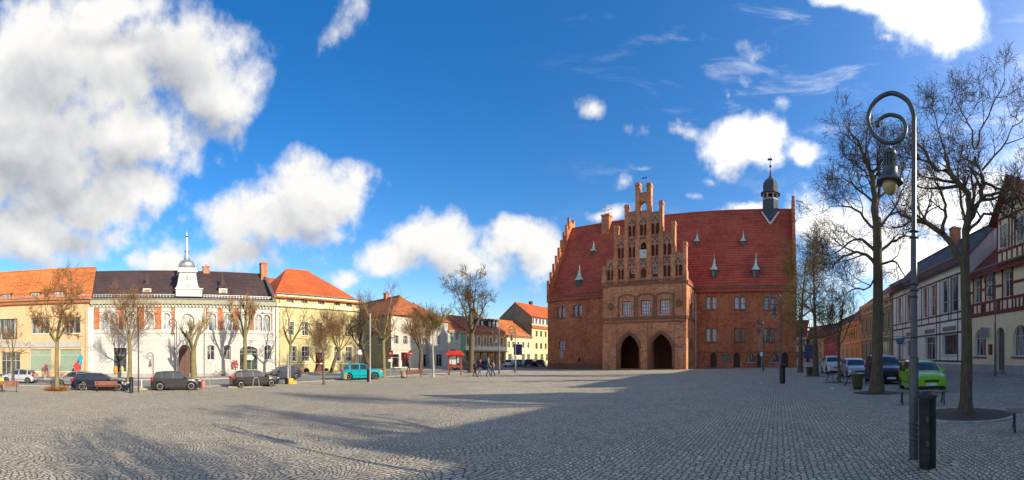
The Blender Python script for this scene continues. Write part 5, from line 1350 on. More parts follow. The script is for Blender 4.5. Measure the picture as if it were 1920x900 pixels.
def all_trees():
    lime = 'trees along the right side of the square'; lf = 'trees along the left side of the square'
    T18 = feet(1811, 778); T17 = feet(1645, 738); T16 = feet(1573, 718); T15 = feet(1529, 706); T14 = feet(1501, 698)
    tree('lime_tree', 'biggest bare tree, its trunk rising from the round earth pit beside dark cylinder post', T18, -math.atan2(*T18), lime, kind='hand', H=9.7, r=.18, fork=4.45, spread=2.3, seed=12, rmin=.0048, limbs=px_limbs(T18, 1811, BIG), dens=2.4, hs=.9)
    tree('lime_tree', 'tall bare tree whose stout trunk stands before the dark blue car', T17, -math.atan2(*T17), lime, kind='hand', H=12, r=.265, fork=7.75, spread=2.9, seed=5, rmin=.007, limbs=px_limbs(T17, 1645, STOUT), hs=1.08, dens=2.5)
    tree('lime_tree', 'thin young bare tree by the silver car on the right', T16, 1, lime, kind='oval', H=6.4, r=.1, fork=2.6, spread=1.6, seed=9, rmin=.008, detail=.9)
    tree('lime_tree', 'bare tree with pale upright twigs in front of the navy direction signs', T15, 2, lime, kind='tall', H=12.4, r=.27, fork=3.6, spread=2.6, seed=21, rmin=.011, tw=TWY, detail=.85)
    tree('budding_tree', 'tree with olive brown buds overlapping the right end of town hall', T14, 3, lime, kind='tall', H=16.5, r=.28, fork=3.4, spread=3.7, seed=33, rmin=.012, tw=TWY, detail=.9, bud=(24000, .05, .35, BUD))
    for i, (p, rz) in enumerate((((6.2, 4.4), 1.9),)):
        tree('lime_tree', ('bare tree just outside the frame beyond the right edge of square', 'second bare tree outside the frame that throws branch shadows on paving')[i], p, rz, lime, kind='candle', H=8.6, r=.24, fork=3.4, spread=1.8, seed=50+i, rmin=.008, detail=.8)
    ring(T18, 1.45, 'round earth pit with a stone kerb ring under the biggest tree'); ring(T17, 1.25, 'round earth pit with kerb ring under the tree by green car')
    ring(T16, 1.2, 'round pit under the thin young tree by the silver car'); ring(T15, 1.2, 'round pit under bare tree right of town hall corner')
    # left row
    def lt(px, y): return feet(px, y)
    tree('street_tree', 'slim bare tree in front of shop door at far left', at(23, 38.5), 0, lf, kind='natural', H=6.6, r=.13, fork=2.9, spread=2.0, seed=61, rmin=.013, detail=.75, tw=TWR)
    tree('street_tree', 'big forked bare tree rising from a skirt of brown brush before the peach house', lt(107, 733), .6, lf, kind='natural', H=11.2, r=.2, fork=4.6, spread=2.9, seed=64, rmin=.012, detail=1.0, bk=BK2, tw=TWR)
    tree('street_tree', 'round headed russet tree before the left half of white hall', onx(243, -46.6), .2, lf, kind='oval', H=12.0, r=.29, fork=5.2, spread=3.5, seed=67, rmin=.011, bk=BK2, tw=TWR, detail=1.0)
    tree('street_tree', 'knobbly pollarded tree in front of the carved brown gate', onx(363, -46.6), .9, lf, kind='pollard', H=8.6, r=.42, fork=3.6, spread=2.2, seed=70, rmin=.013, bk=BK2, tw=TWY, detail=1.0)
    tree('street_tree', 'narrow russet tree behind the black hatchback and its bicycle stands', onx(459, -46.6), .4, lf, kind='pollard', H=10.6, r=.3, fork=4.8, spread=2.3, seed=73, rmin=.011, bk=BK2, tw=TWR, detail=1.8)
    tree('street_tree', 'open bare tree at the seam of white hall and yellow hall', onx(545, -46.4), 1.4, lf, kind='natural', H=10.6, r=.24, fork=4.2, spread=3.0, seed=76, rmin=.013, detail=.75, bk=BK2, tw=TWY)
    tree('street_tree', 'small slender tree before the dark red door of yellow hall', at(607, 36.0), 2.4, lf, kind='oval', H=7.8, r=.12, fork=3.6, spread=1.7, seed=79, rmin=.008, tw=TWR)
    tree('street_tree', 'leaning bare tree close to the yellow hall wall', at(620, 54), 0, lf, kind='oval', H=9.6, r=.27, fork=3.6, spread=2.5, seed=82, rmin=.01, tw=TWY, lean=(0.25, 1.2))
    tree('street_tree', 'dark leaning tree before the olive side wall of corner house', at(695, 47), 0, lf, kind='oval', H=10.2, r=.34, fork=3.8, spread=2.7, seed=85, rmin=.01, tw=TWD, lean=(0, -1.2))
    tree('street_tree', 'pale trunked tree beside the front wheel of turquoise car', at(719, 43.5), 1, lf, kind='natural', H=11.0, r=.24, fork=4.0, spread=2.8, seed=88, rmin=.014, detail=.8, bk=BK2, tw=TWR)
    tree('street_tree', 'dark twin stemmed tree behind the bench in front of the grey shop', at(789, 52), 0, lf, kind='oval', H=9.8, r=.3, fork=3.6, spread=3.0, seed=91, rmin=.011, tw=TWR)
    tree('street_tree', 'slim pale birch like tree left of the red roofed notice board', at(812, 42.5), 0, lf, kind='oval', H=7.6, r=.12, fork=3.9, spread=1.9, seed=94, rmin=.009, bk=bark('pale_birch_bark', (.5, .46, .36), (.2, .18, .1), .3), tw=TWY)
    tree('street_tree', 'largest bare tree of left side, right of the notice board', at(884, 52), .5, lf, kind='natural', H=14.6, r=.42, fork=5.6, spread=3.9, seed=97, rmin=.016, detail=1.0, bk=BK, tw=TWD)
    far = make_tree('oval', 8.5, .22, 3, 3, 120, rmin=.02, tw=TWD, detail=.7)
    for i, (px, d, lab) in enumerate(((770, 92, 'distant bare tree above the roof of corner house'), (812, 95, 'distant bare tree above the red roofed house'), (716, 88, 'distant bare tree above the ridge of corner house'))):
        o = tree('distant_tree', lab, at(px, d), i*1.3, 'distant trees behind the roofs', tm=far, sc=1.75)
    # brush skirt at the foot of the big left tree
    rg = random.Random(4); t = Tree(4); p = lt(107, 733)
    for i in range(420):
        a = rg.uniform(0, 2*pi); q = rg.uniform(.1, .75); t.branch(np.array([q*cos(a), q*sin(a), 0]), np.array([rg.gauss(0, .7)+cos(a)*.8, rg.gauss(0, .7)+sin(a)*.8, .9]), rg.uniform(.3, .8), .014, .006, 3, .5, -.1, 4)
    V, Fq = t.mesh([3], SIDES); o = inst(npmesh('brown_brush', V, Fq, flat('rusty_brush', (.3, .13, .03), .9, .1, var=.5)), 'brown_brush', None, (p[0], p[1], gz(*p)))
    tag(o, 'skirt of rusty brown brush around foot of the big forked tree', 'bush')
all_trees()
# ---------------------------------------------------------------- cars
def paint(name, c, metal=.0):
    if name in MATS: return MATS[name]
    k = NT(name); k.setc(c, .32, .5, metal); k.b.inputs['Coat Weight'].default_value = .55; k.b.inputs['Specular IOR Level'].default_value = .3; k.b.inputs['Coat Roughness'].default_value = .03; MATS[name] = k.m; return k.m
CGL = glass('car_glass', (.02, .025, .03), .03, .3, .8); TYRE = flat('tyre_rubber', (.018, .018, .018), .8, .3); ALLOY = flat('alloy_rim', (.5, .5, .52), .3, .6, .7)
PLAS = flat('black_plastic', (.02, .02, .022), .55); LAMPG = glass('headlamp_lens', (.6, .62, .64), .08, .3, .8); TAIL = flat('red_tail_lamp', (.42, .012, .015), .15, .6); PLATE = flat('number_plate_white', (.7, .7, .68), .5)
def interp(tab, x):
    if x <= tab[0][0]: return tab[0][1]
    for (a, va), (b, vb) in zip(tab, tab[1:]):
        if x <= b:
            t = (x-a)/(b-a); return va+(vb-va)*(t*t*(3-2*t)*.4+t*.6)
    return tab[-1][1]
STYLES = {  # fractions of length from the rear (0) to the nose (1): belt line, roof line, width
 'hatch': dict(belt=[(0, .5), (.02, .6), (.1, .64), (.6, .62), (.72, .62), (.8, .6), (.95, .53), (.985, .47), (1, .4)], roof=[(.0, 0), (.015, .62), (.13, .965), (.3, 1), (.5, .99), (.6, .93), (.76, .62)], wh=(.17, .815), r=.3, pil=(.17, .2, .42, .445, .68)),
 'estate': dict(belt=[(0, .5), (.015, .62), (.1, .64), (.55, .62), (.68, .61), (.85, .56), (.96, .5), (.985, .45), (1, .39)], roof=[(.0, 0), (.015, .64), (.09, .95), (.3, 1), (.48, .985), (.56, .92), (.7, .61)], wh=(.19, .81), r=.34, pil=(.2, .225, .39, .41, .62)),
 'suv': dict(belt=[(0, .48), (.02, .6), (.1, .65), (.6, .63), (.72, .63), (.85, .6), (.95, .54), (.985, .49), (1, .4)], roof=[(.0, 0), (.02, .64), (.11, .96), (.3, 1), (.52, .985), (.61, .92), (.74, .63)], wh=(.18, .8), r=.36, pil=(.2, .23, .43, .455, .67)),
 'micro': dict(belt=[(0, .48), (.02, .58), (.1, .62), (.6, .61), (.74, .63), (.84, .61), (.94, .55), (.985, .5), (1, .42)], roof=[(.0, 0), (.02, .6), (.12, .95), (.3, 1), (.52, .985), (.62, .92), (.79, .62)], wh=(.17, .82), r=.29, pil=(.28, .31, .62, .65, .7)),
}
def car_meshes(style, L, W, H, pm, front=None):
    S = STYLES[style]; hw = W/2; r = S['r']; xw = [(-L/2+f*L) for f in S['wh']]; Ra = r*1.17; sill = .2
    fs = sorted(set([round(i/64, 4) for i in range(65)]+[p for p in S['pil']]+[.004, .996]))
    secs = []
    for f in fs:
        x = -L/2+f*L; e = min(f, 1-f); wf = 1-.16*max(0, 1-e/.09)**2-.05*max(0, 1-e/.3)
        w = hw*wf; zb = interp(S['belt'], f)*H; zr = interp(S['roof'], f)*H if S['roof'][0][0] < f < S['roof'][-1][0] else 0
        cab = zr > zb+.02; lo = sill+.12*max(0, 1-e/.06)
        arch = 0
        for c in xw:
            if abs(x-c) < Ra: arch = max(arch, r+sqrt(Ra*Ra-(x-c)**2))
        z0 = max(lo, arch); z1 = max(lo+.12, arch+.012); z2 = max(.48*zb/.62 if zb < .62 else .5, arch+.03); z2 = min(z2, zb-.06) if arch < zb-.1 else z2
        if cab:
            th = min(1, (zr-zb)/(H*.36)); wr = w*(1-.24*th)
            pts = [(w*.8, z0), (w*.975, z0), (w*.99, z1), (w, z2), (w*.975, zb), (wr+.02, zr-.07*th), (wr*.88, zr-.012), (wr*.5, zr+.012), (0, zr+.02)]
        else:
            pts = [(w*.8, z0), (w*.975, z0), (w*.99, z1), (w, z2), (w*.955, zb-.035), (w*.9, zb), (w*.72, zb+.025), (w*.4, zb+.045), (0, zb+.05)]
        secs.append((f, x, cab, zr/H, pts))
    n = 9; body = MB(); gl = {'windscreen': MB(), 'rear_window': MB(), 'side_window': [MB(), MB()]}
    def addq(mb, q): mb.poly(q)
    for i in range(len(secs)-1):
        f0, x0, c0, r0, p0 = secs[i]; f1, x1, c1, r1, p1 = secs[i+1]; fm = (f0+f1)/2
        for k in range(n-1):
            for sg in (1, -1):
                q = [(x0, sg*p0[k][0], p0[k][1]), (x1, sg*p1[k][0], p1[k][1]), (x1, sg*p1[k+1][0], p1[k+1][1]), (x0, sg*p0[k+1][0], p0[k+1][1])]
                if sg > 0: q = q[::-1]
                tgt = body; cab = c0 and c1
                if cab and k == 4:
                    pil = S['pil']; inp = pil[0] < fm < pil[1] or pil[2] < fm < pil[3]
                    if not inp and .06 < fm < S['roof'][-1][0]-.045: tgt = gl['side_window'][0 if sg > 0 else 1]
                if cab and k >= 5:
                    slope = (r1-r0)/(f1-f0)
                    if slope < -1.15 and fm > .5 and (k > 5 or False): tgt = gl['windscreen']
                    elif slope > 1.6 and fm < .3 and k > 5 and r0 > .64: tgt = gl['rear_window']
                if cab and k == 5 and tgt is body: tgt = body
                tgt.poly(q)
    for sidx in (0, -1):
        f, x, c, rr_, p = secs[sidx]; ring_ = [(x, a, b) for a, b in p]+[(x, -a, b) for a, b in p[::-1][1:]]
        body.poly(ring_ if sidx == -1 else ring_[::-1])
    out = {'body': body.mesh('body', pm, True)}
    out['windscreen'] = gl['windscreen'].mesh('windscreen', CGL, True); out['rear_window'] = gl['rear_window'].mesh('rear_window', CGL, True)
    out['side_window'] = [m.mesh('side_window', CGL, True) for m in gl['side_window']]
    u = MB(); u.box(-L/2+.12, L/2-.12, -hw*.8, hw*.8, .17, .5*H/1.0*.9 if False else .52)
    out['underbody'] = u.mesh('underbody', PLAS)
    t = MB(); w_ = .2; t.lathe([(r*.66, -w_/2), (r*.93, -w_/2), (r, -w_/2+.035), (r, w_/2-.035), (r*.93, w_/2), (r*.66, w_/2)], 24, axis='y'); out['tyre'] = t.mesh('tyre', TYRE, True)
    m = MB(); m.lathe([(r*.67, -w_/2+.01), (r*.6, -w_/2+.005), (r*.58, -w_/2+.06), (r*.2, -w_/2+.07)], 24, axis='y', mi=1)
    m.lathe([(r*.16, -w_/2+.0), (r*.17, -w_/2+.06)], 12, axis='y')
    m.lathe([(r*.68, -w_/2+.012), (r*.68, -w_/2-.002), (r*.6, -w_/2-.004), (r*.59, -w_/2+.05)], 24, axis='y')
    for i in range(5):
        a = 2*pi*i/5; ca, sa = cos(a), sin(a); px_, pz_ = -sa, ca; ww = r*.1
        m.add([(ca*r*.1+px_*ww, -w_/2+.004, sa*r*.1+pz_*ww), (ca*r*.1-px_*ww, -w_/2+.004, sa*r*.1-pz_*ww), (ca*r*.63-px_*ww*.8, -w_/2+.0, sa*r*.63-pz_*ww*.8), (ca*r*.63+px_*ww*.8, -w_/2+.0, sa*r*.63+pz_*ww*.8)], [(0, 1, 2, 3), (3, 2, 1, 0)])
    out['rim'] = m.mesh('rim', [ALLOY, PLAS], True)
    return out, S, xw, r, secs
def car(label, xy, heading, style='hatch', L=4.1, W=1.75, H=1.5, c=(.1, .1, .1), pname='', group='parked cars', front='plain', name='parked_car', metal=0):
    pm = paint(pname+'_paint', c, metal); o, S, xw, r, secs = car_meshes(style, L, W, H, pm)
    z = gz(*xy); root = empty(name, (xy[0], xy[1], z), heading, label, 'car', group)
    # tilt with the ground
    dx = (gz(xy[0]+cos(heading), xy[1]+sin(heading))-gz(xy[0]-cos(heading), xy[1]-sin(heading)))/2; dy = (gz(xy[0]-sin(heading), xy[1]+cos(heading))-gz(xy[0]+sin(heading), xy[1]-cos(heading)))/2
    root.rotation_euler = (dy, -dx, heading)
    bd = inst(o['body'], 'body', root); inst(o['windscreen'], 'windscreen', root); inst(o['rear_window'], 'rear_window', root)
    for m in o['side_window']: inst(m, 'side_window', root)
    inst(o['underbody'], 'underbody', root)
    hw = W/2
    for x in xw:
        for sg in (-1, 1):
            w = inst(o['tyre'], 'wheel', root, (x, sg*(hw-.115), r)); inst(o['rim'], 'rim', w, (0, 0, 0), 0 if sg < 0 else pi)
    big = 1.35 if style == 'micro' else 1
    for sg in (-1, 1):
        b = MB(); b.lathe([(.0, -.0), (.1*big, 0.0), (.085*big, .05), (.04, .085), (.005, .09)][1:], 14, axis='y')
        zl = interp(S['belt'], .95)*H-.05
        if style == 'micro':
            h = b.build('headlight', LAMPG, root, (L/2-.2, sg*(hw-.27), zl-.0), -pi/2, smooth=True); h.scale = (1.1, 2.3, 1.1)
        else:
            h = b.build('headlight', LAMPG, root, (L/2-.2, sg*(hw-.27), zl-.02), -pi/2+sg*.3, smooth=True); h.scale = (1.9, 2.3, .75)
        b = MB(); b.prism([(-.09, -.1), (.12, -.1), (.16, .1), (-.05, .13)], -.02, .02); b.box(-.1, -.04, -.02 if sg < 0 else -.22, .22 if sg < 0 else .02, -.1, .12)
        t = b.build('tail_light', TAIL, root, (-L/2+.07, sg*(hw*.93), interp(S['belt'], .03)*H-.04), 0)
        b = MB(); b.box(-.06, .1, -.08, .08, -.05, .07); b.box(0, .04, -.1, .1, -.05, -.02); m = b.build('mirror', pm, root, (-L/2+(S['roof'][-1][0]-.07)*L, sg*(hw+.07), interp(S['belt'], .65)*H+.08))
    fz = .2
    b = MB(); b.box(-.04, .02, -hw*.72, hw*.72, .0, .13); b.build('lower_bumper', PLAS, root, (L/2-.03, 0, fz+.08))
    b = MB(); b.box(-.04, .02, -hw*.42, hw*.42, 0, .1); b.build('grille', PLAS, root, (L/2-.01, 0, interp(S['belt'], 1)*H-.13))
    for x, s_ in ((L/2+.0, 1), (-L/2-.01, -1)):
        b = MB(); b.box(-.012, .012, -.26, .26, 0, .11); b.build('number_plate', PLATE, root, (x+.012*s_, 0, .33))
    b = MB(); b.box(-.02, .06, -hw*.78, hw*.78, 0, .16); b.build('rear_bumper', PLAS, root, (-L/2-.01, 0, .26))
    P = S['pil']; zt_ = interp(S['belt'], .5)*H-.02
    for f in ((P[3]-.012, S['roof'][-1][0]-.02) if style == 'micro' else (P[1]+.01, (P[2]+P[3])/2, S['roof'][-1][0]-.02)):
        x = -L/2+f*L
        for sg in (-1, 1): d = MB(); d.box(x-.006, x+.006, min(sg*hw*.95, sg*(hw+.002)), max(sg*hw*.95, sg*(hw+.002)), .34, zt_); d.build('door_seam', PLAS, root)
    for sg in (-1, 1):
        y0, y1 = sorted((sg*(hw-.01), sg*(hw+.015)))
        d = MB(); d.box(-.3*1, -.12, y0, y1, zt_-.1, zt_-.075); d.build('door_handle', PLAS, root)
        d = MB(); d.box(-L*.27, L*.27, y0, y1-.004 if sg > 0 else y1, .42, .46); d.build('side_strip', PLAS, root)
    return root
def all_cars():
    G = 'cars parked along the left side'; G2 = 'cars parked along the right row'
    Lh = lambda px, d: at(px, d)
    car('small silver hatchback facing left before the peach shop house', at(36, 43), -pi/2-.05, 'hatch', 3.75, 1.65, 1.47, (.48, .49, .56), 'silver', G, metal=.5)
    car('grey car half hidden behind the big forked tree and dark blue estate', at(141, 38.8), -pi/2, 'hatch', 4.1, 1.72, 1.42, (.2, .22, .24), 'slate_grey', G, metal=.4)
    car('long dark blue estate car parked behind a bench and wooden bin', at(190, 33.8), pi/2, 'estate', 4.9, 1.86, 1.46, (.006, .008, .024), 'midnight_blue', G)
    car('anthracite family car with big red tail lights before the brown gate', at(329, 34.0), pi/2, 'suv', 4.2, 1.8, 1.6, (.02, .022, .025), 'anthracite', G)
    car('black hatchback parked behind the slanting bicycle stands', at(477, 36.2), pi/2, 'hatch', 4.3, 1.8, 1.5, (.012, .012, .013), 'black', G)
    car('dark blue grey car facing left behind the black hatchback', at(530, 45), -pi/2+.1, 'hatch', 4.1, 1.75, 1.5, (.03, .04, .06), 'blue_grey', G)
    car('turquoise off-road car beside the yellow hall', at(678, 41.5), pi/2-.45, 'suv', 4.3, 1.8, 1.66, (.0, .3, .36), 'turquoise', G)
    car('dark car half hidden behind the red roofed notice board', at(871, 62), pi/2, 'hatch', 4.2, 1.8, 1.5, (.015, .02, .04), 'black', G)
    car('dark blue car glimpsed behind the walking people', at(905, 66), pi/2, 'hatch', 4.2, 1.8, 1.5, (.03, .06, .14), 'dull_blue', G)
    car('white car parked before the cream house', at(960, 80), pi/2+.3, 'estate', 4.5, 1.8, 1.5, (.6, .62, .62), 'pale_silver', G)
    car('silver grey car right of the white one before the cream house', at(978, 83), pi/2+.3, 'hatch', 4.2, 1.8, 1.5, (.3, .3, .32), 'mid_grey', G)
    car('black car left of the two nearest town hall corner', at(995, 80), pi/2+.4, 'suv', 4.3, 1.8, 1.6, (.012, .012, .013), 'black', G)
    car('black car nearest the left corner of town hall', at(1014, 81), pi/2+.5, 'hatch', 4.3, 1.8, 1.5, (.012, .013, .016), 'black', G)
    car('bright green small car with round headlights behind the tall lamp post', at(1727, 19.6), -pi/2-.08, 'micro', 3.5, 1.64, 1.48, (.2, .52, .01), 'lime_green', G2)
    car('navy van like car behind the stout trunk, next to the green one', at(1656, 25.2), -pi/2-.02, 'suv', 4.1, 1.75, 1.75, (.008, .009, .02), 'navy', G2)
    car('silver family car behind the thin young tree', at(1602, 31.6), -pi/2, 'hatch', 4.2, 1.75, 1.5, (.42, .44, .5), 'silver_blue', G2, metal=.4)
    car('white off-road car, farthest of the row on the right', at(1562, 39), -pi/2+.05, 'suv', 4.5, 1.85, 1.68, (.75, .76, .78), 'white', G2)
all_cars()

# ---------------------------------------------------------------- street furniture
LG = flat('grey_lamp_paint', (.085, .095, .105), .42, .5, .25, .3, 8)
GLOBE = glass('yellowed_lamp_glass', (.5, .42, .17), .12, .3, .6)
def spiral_lamp(label, xy, rz, H=5.9, rs=.36, group='spiral lamps of the square', k=1.0, low=2.6):
    root = empty('street_lamp', (xy[0], xy[1], gz(*xy)), rz, label, 'street lamp', group)
    b = MB(); b.lathe([(.085*k, -.1), (.085*k, 1.62), (.075*k, 1.64), (.064*k, 1.66), (.058*k, low+.9), (.044*k, low+1.0), (.043*k, H-2*rs*1.4)], 16)
    for z in (.32, .4, .5, .58): b.lathe([(.088*k, z-.012), (.1*k, z), (.088*k, z+.012)], 16)
    for z in (1.64, 1.95, low, low+.1, low+.2, low+.95, low+1.05): b.lathe([(.058*k, z-.012), (.092*k, z), (.058*k, z+.012)], 16)
    b.build('pole', LG, root, smooth=True)
    # spiral: tangent to the pole top, winding inwards towards local -x
    ctl = [(0, -40), (0, -14), (-1, 5), (-13, 31), (-43, 45), (-73, 31), (-87, 0), (-77, -31), (-50, -49), (-24, -43), (-15, -22), (-24, -3), (-45, 4), (-62, -2), (-69, -14), (-69, -16)]
    u = rs/43.0; z0 = H-45*u-.04; pts = []; rad = []
    for j in range(1, len(ctl)-2):
        for q in range(6):
            t = q/6; P4 = [np.array(ctl[j+m], float) for m in (-1, 0, 1, 2)]
            c = .5*((2*P4[1])+(-P4[0]+P4[2])*t+(2*P4[0]-5*P4[1]+4*P4[2]-P4[3])*t*t+(-P4[0]+3*P4[1]-3*P4[2]+P4[3])*t**3)
            f = (j*6+q)/84; pts.append((c[0]*u, 0, z0+c[1]*u)); rad.append((.044-.012*f)*k)
    n = len(pts)
    b = MB(); b.tube([(0, 0, H-2*rs*1.5)]+pts, [.045*k]+rad, 10); b.lathe([(.005, -.045), (.04, -.03), (.045, 0), (.04, .03), (.005, .045)], 8, (pts[-1][0], pts[-1][2]), axis='y'); b.build('spiral_arm', LG, root, smooth=True)
    lo = min(pts, key=lambda p: p[2]+(0 if p[0] > -2*rs else 9)); s = rs/.36
    low_i = min(range(n), key=lambda i: pts[i][2]); lx, lz = pts[low_i][0], pts[low_i][2]-.03
    hd = MB(); q = lambda *a: [(r*s, lz+z*s) for r, z in a]
    hd.lathe(q((.012, .02), (.012, -.06), (.05, -.065), (.06, -.1), (.1, -.11), (.105, -.16)), 14, (lx, 0))
    for i in range(12):
        t = 2*pi*i/12; x, y = lx+.1*s*cos(t), .1*s*sin(t); hd.box(x-.011*s, x+.011*s, y-.011*s, y+.011*s, lz-.36*s, lz-.15*s)
    hd.lathe(q((.085, -.15), (.085, -.36)), 12, (lx, 0)) 
    for z in (-.255,): hd.lathe(q((.1, z-.015), (.108, z), (.1, z+.015)), 14, (lx, 0))
    hd.lathe(q((.105, -.36), (.125, -.37), (.12, -.45), (.15, -.5), (.175, -.55), (.215, -.57), (.215, -.6), (.12, -.6)), 18, (lx, 0))
    hd.build('lamp_head', LG, root, smooth=True)
    g = MB(); g.lathe(q((.12, -.595), (.125, -.64), (.115, -.7), (.085, -.76), (.03, -.79), (.004, -.795)), 16, (lx, 0)); g.build('lamp_glass', GLOBE, root, smooth=True)
    return root
def facecam(xy, da=0): return -math.atan2(xy[0], xy[1])+da
NL = at(1713.5, 6.42)
spiral_lamp('tall grey spiral lamp nearest, standing against the dark cylinder post', NL, facecam(NL), 5.92, .365, k=.9)
for px, d, H, lb in ((1463.5, 25.5, 5.75, 'spiral lamp before the right end of town hall'), (1866, 26.5, 6.9, 'spiral lamp in front of the cream half-timbered house'), (1431, 45, 5.8, 'smaller looking spiral lamp beside the arched doors of town hall'),
                     (331, 44, 7.0, 'lamp against the white hall left of its gate'), (966, 50, 5.9, 'lamp before the cream house'), (936, 47, 5.6, 'lamp between orange brick shop and cream house')):
    p = at(px, d); spiral_lamp(lb, p, facecam(p), H, .36 if d < 40 else .42, k=1.0 if d < 30 else 1.25)
def cyl_post(label, xy, h, r, rz=0):
    root = empty('supply_pillar', (xy[0], xy[1], gz(*xy)), rz, label, 'pillar', 'dark cylinder pillars')
    m = flat('weathered_dark_steel', (.035, .036, .036), .5, .5, .4, .7, 5)
    b = MB(); b.lathe([(r, -.05), (r, h*.93)], 28); b.build('shaft', m, root, smooth=True)
    b = MB(); b.lathe([(r*.98, h*.925), (r*1.17, h*.93), (r*1.19, h*.965), (r*1.05, h*.975), (r*.55, h*1.0), (r*.5, h*1.02), (.01, h*1.025)], 28); b.build('cap', IRON, root, smooth=True)
    b = MB()
    for z in (h*.3, h*.62):
        b = MB(); b.box(-.018, .018, -r-.01, -r+.02, z, z+.08); b.build('latch', flat('dull_steel', (.1, .1, .09), .5, .5, .5), root)
    b = MB(); b.box(.045, .052, -r-.003, -r+.06, .06, h*.9); b.build('door_seam', DARK, root)
p = feet(1739, 876); cyl_post('dark cylinder pillar with a cap beside the nearest lamp post', p, 1.12, .128, facecam(p))
for px, y, lb in ((1467.5, 719, 'dark cylinder pillar at foot of the spiral lamp before town hall'), (246, 737, 'dark cylinder pillar between bench and thin posts on left'), (691, 716, 'dark cylinder pillar before the turquoise car')):
    p = feet(px, y); cyl_post(lb, p, 1.2, .16, facecam(p))
SLAT = flat('reddish_bench_slats', (.25, .075, .045), .6, var=.4, scale=5); SLATG = flat('grey_bench_slats', (.2, .18, .15), .7, var=.4, scale=5); CAST = flat('cast_iron', (.02, .02, .02), .5)
def bench(label, xy, rz, mat=SLAT, group='park benches', back=True):
    root = empty('park_bench', (xy[0], xy[1], gz(*xy)), rz, label, 'bench', group)
    b = MB()
    for i in range(5): y = -.2+i*.1; b.box(-.9, .9, y, y+.075, .42-.01*(i < 1), .455-.01*(i < 1))
    b.build('seat', mat, root)
    if back:
        b = MB()
        for i in range(4): z = .52+i*.09; y = .28+i*.03; b.box(-.9, .9, y, y+.03, z, z+.07)
        b.build('backrest', mat, root)
    for x in (-.72, .72):
        b = MB(); b.tube([(x, -.27, 0), (x, -.18, .2), (x, -.2, .4), (x, .25, .4)]+([(x, .3, .55), (x, .42, .88)] if back else []), [.035, .026, .03, .028]+([.026, .02] if back else []), 6); b.tube([(x, .36, 0), (x, .22, .18), (x, .16, .4)], [.035, .026, .028], 6)
        if back: b.tube([(x, -.2, .4), (x, -.26, .55), (x, -.1, .64), (x, .3, .62)], .018, 6)
        b.build('leg', CAST, root)
for px, y, lb, rz_, mt in ((13, 735, 'reddish bench at left edge with a seated person', pi/2, SLAT), (199, 734, 'bench in front of dark blue estate', pi/2, SLAT), (672, 711, 'bench before the turquoise car', pi/2-.25, SLAT), (776, 709, 'pinkish brown bench before the grey shop house', pi/2-.6, SLAT)):
    p = feet(px, y); bench(lb, p, facecam(p)+pi, mt)
for px, y, lb in ((1730, 757, 'grey bench between the lamp post and green car'), (1606, 722, 'grey bench behind the mossy wooden bin'), (1567, 713, 'grey bench before the white off-road car'), (1962, 806, 'bench cut by the right edge of the picture')):
    p = feet(px, y); bench(lb, p, facecam(p)+.12+(R(90) if px < 1620 else 0)*.6, SLATG, back=False)
def bin_(label, xy, mat):
    root = empty('litter_bin', (xy[0], xy[1], gz(*xy)), .3, label, 'litter bin', 'slatted litter bins')
    b = MB(); n = 14
    for i in range(n):
        t = 2*pi*i/n; c, s = cos(t), sin(t); q = []
        for z, r in ((.12, .22), (.76, .27)):
            for rr_, w in ((r, .045), (r+.025, .045)):
                q += [(c*rr_-s*w, s*rr_+c*w, z), (c*rr_+s*w, s*rr_-c*w, z)]
        b.add(q, [(0, 1, 3, 2), (4, 6, 7, 5), (0, 4, 5, 1), (2, 3, 7, 6), (0, 2, 6, 4), (1, 5, 7, 3)])
    b.build('slats', mat, root); b = MB(); b.lathe([(.2, .1), (.24, .74), (.22, .74), (.18, .14)], 16); b.build('liner', DARK, root)
    for x in (-.12, .12): b = MB(); b.box(x-.03, x+.03, -.18, .18, 0, .12); b.build('foot', CAST, root)
WB = flat('pale_bin_wood', (.4, .36, .2), .8, var=.4, scale=9); WBM = flat('mossy_bin_wood', (.1, .095, .03), .85, var=.4, scale=9)
for px, y, lb, m in ((159, 732, 'pale slatted wooden bin left of the bench by the dark blue estate', WB), (647, 713, 'wooden bin left of bench before turquoise car', WB), (756, 708, 'wooden bin left of the pinkish brown bench', WB), (1608, 730, 'mossy slatted wooden bin by the silver car', WBM), (1518, 705, 'mossy bin between the two trunks by the town hall', WBM)):
    bin_(lb, feet(px, y), m)
STEEL = flat('pale_galvanised_tube', (.55, .56, .55), .4, .5, .5)
def rack(label, xy, rz, kind='hoop'):
    b = MB(); 
    if kind == 'hoop': b.tube([(-.3, 0, -.05), (-.24, 0, .6), (-.1, 0, .86), (.1, 0, .86), (.24, 0, .6), (.3, 0, -.05)], .026, 6)
    else: b.tube([(0, 0, -.05), (0, 0, .8)], .045, 8); 
    o = b.build('bicycle_stand' if kind == 'hoop' else 'white_post', STEEL if kind == 'hoop' else flat('white_post_paint', (.7, .7, .68), .5), None, (xy[0], xy[1], gz(*xy)), rz, smooth=True)
    tag(o, label, 'bicycle stand' if kind == 'hoop' else 'bollard', 'bicycle stands' if kind == 'hoop' else 'white posts')
for px, y, lb in ((443.5, 726, 'slanting steel bicycle stand behind the rear wheel of black hatchback'), (480, 726, 'slanting steel bicycle stand at door of the black hatchback'), (388, 727, 'steel bicycle stand right of the pink bag'), (371, 728, 'steel bicycle stand at the nose of anthracite car')):
    p = feet(px, y); rack(lb, p, facecam(p)+.2)
for px, y, lb in ((265.5, 729, 'white post between the dark pillar and anthracite car'), (307.5, 728, 'white post by the rear wheel of anthracite car')):
    rack(lb, feet(px, y), 0, 'post')
PL = flat('yellow_stone_slab', (.5, .38, .16), .8)
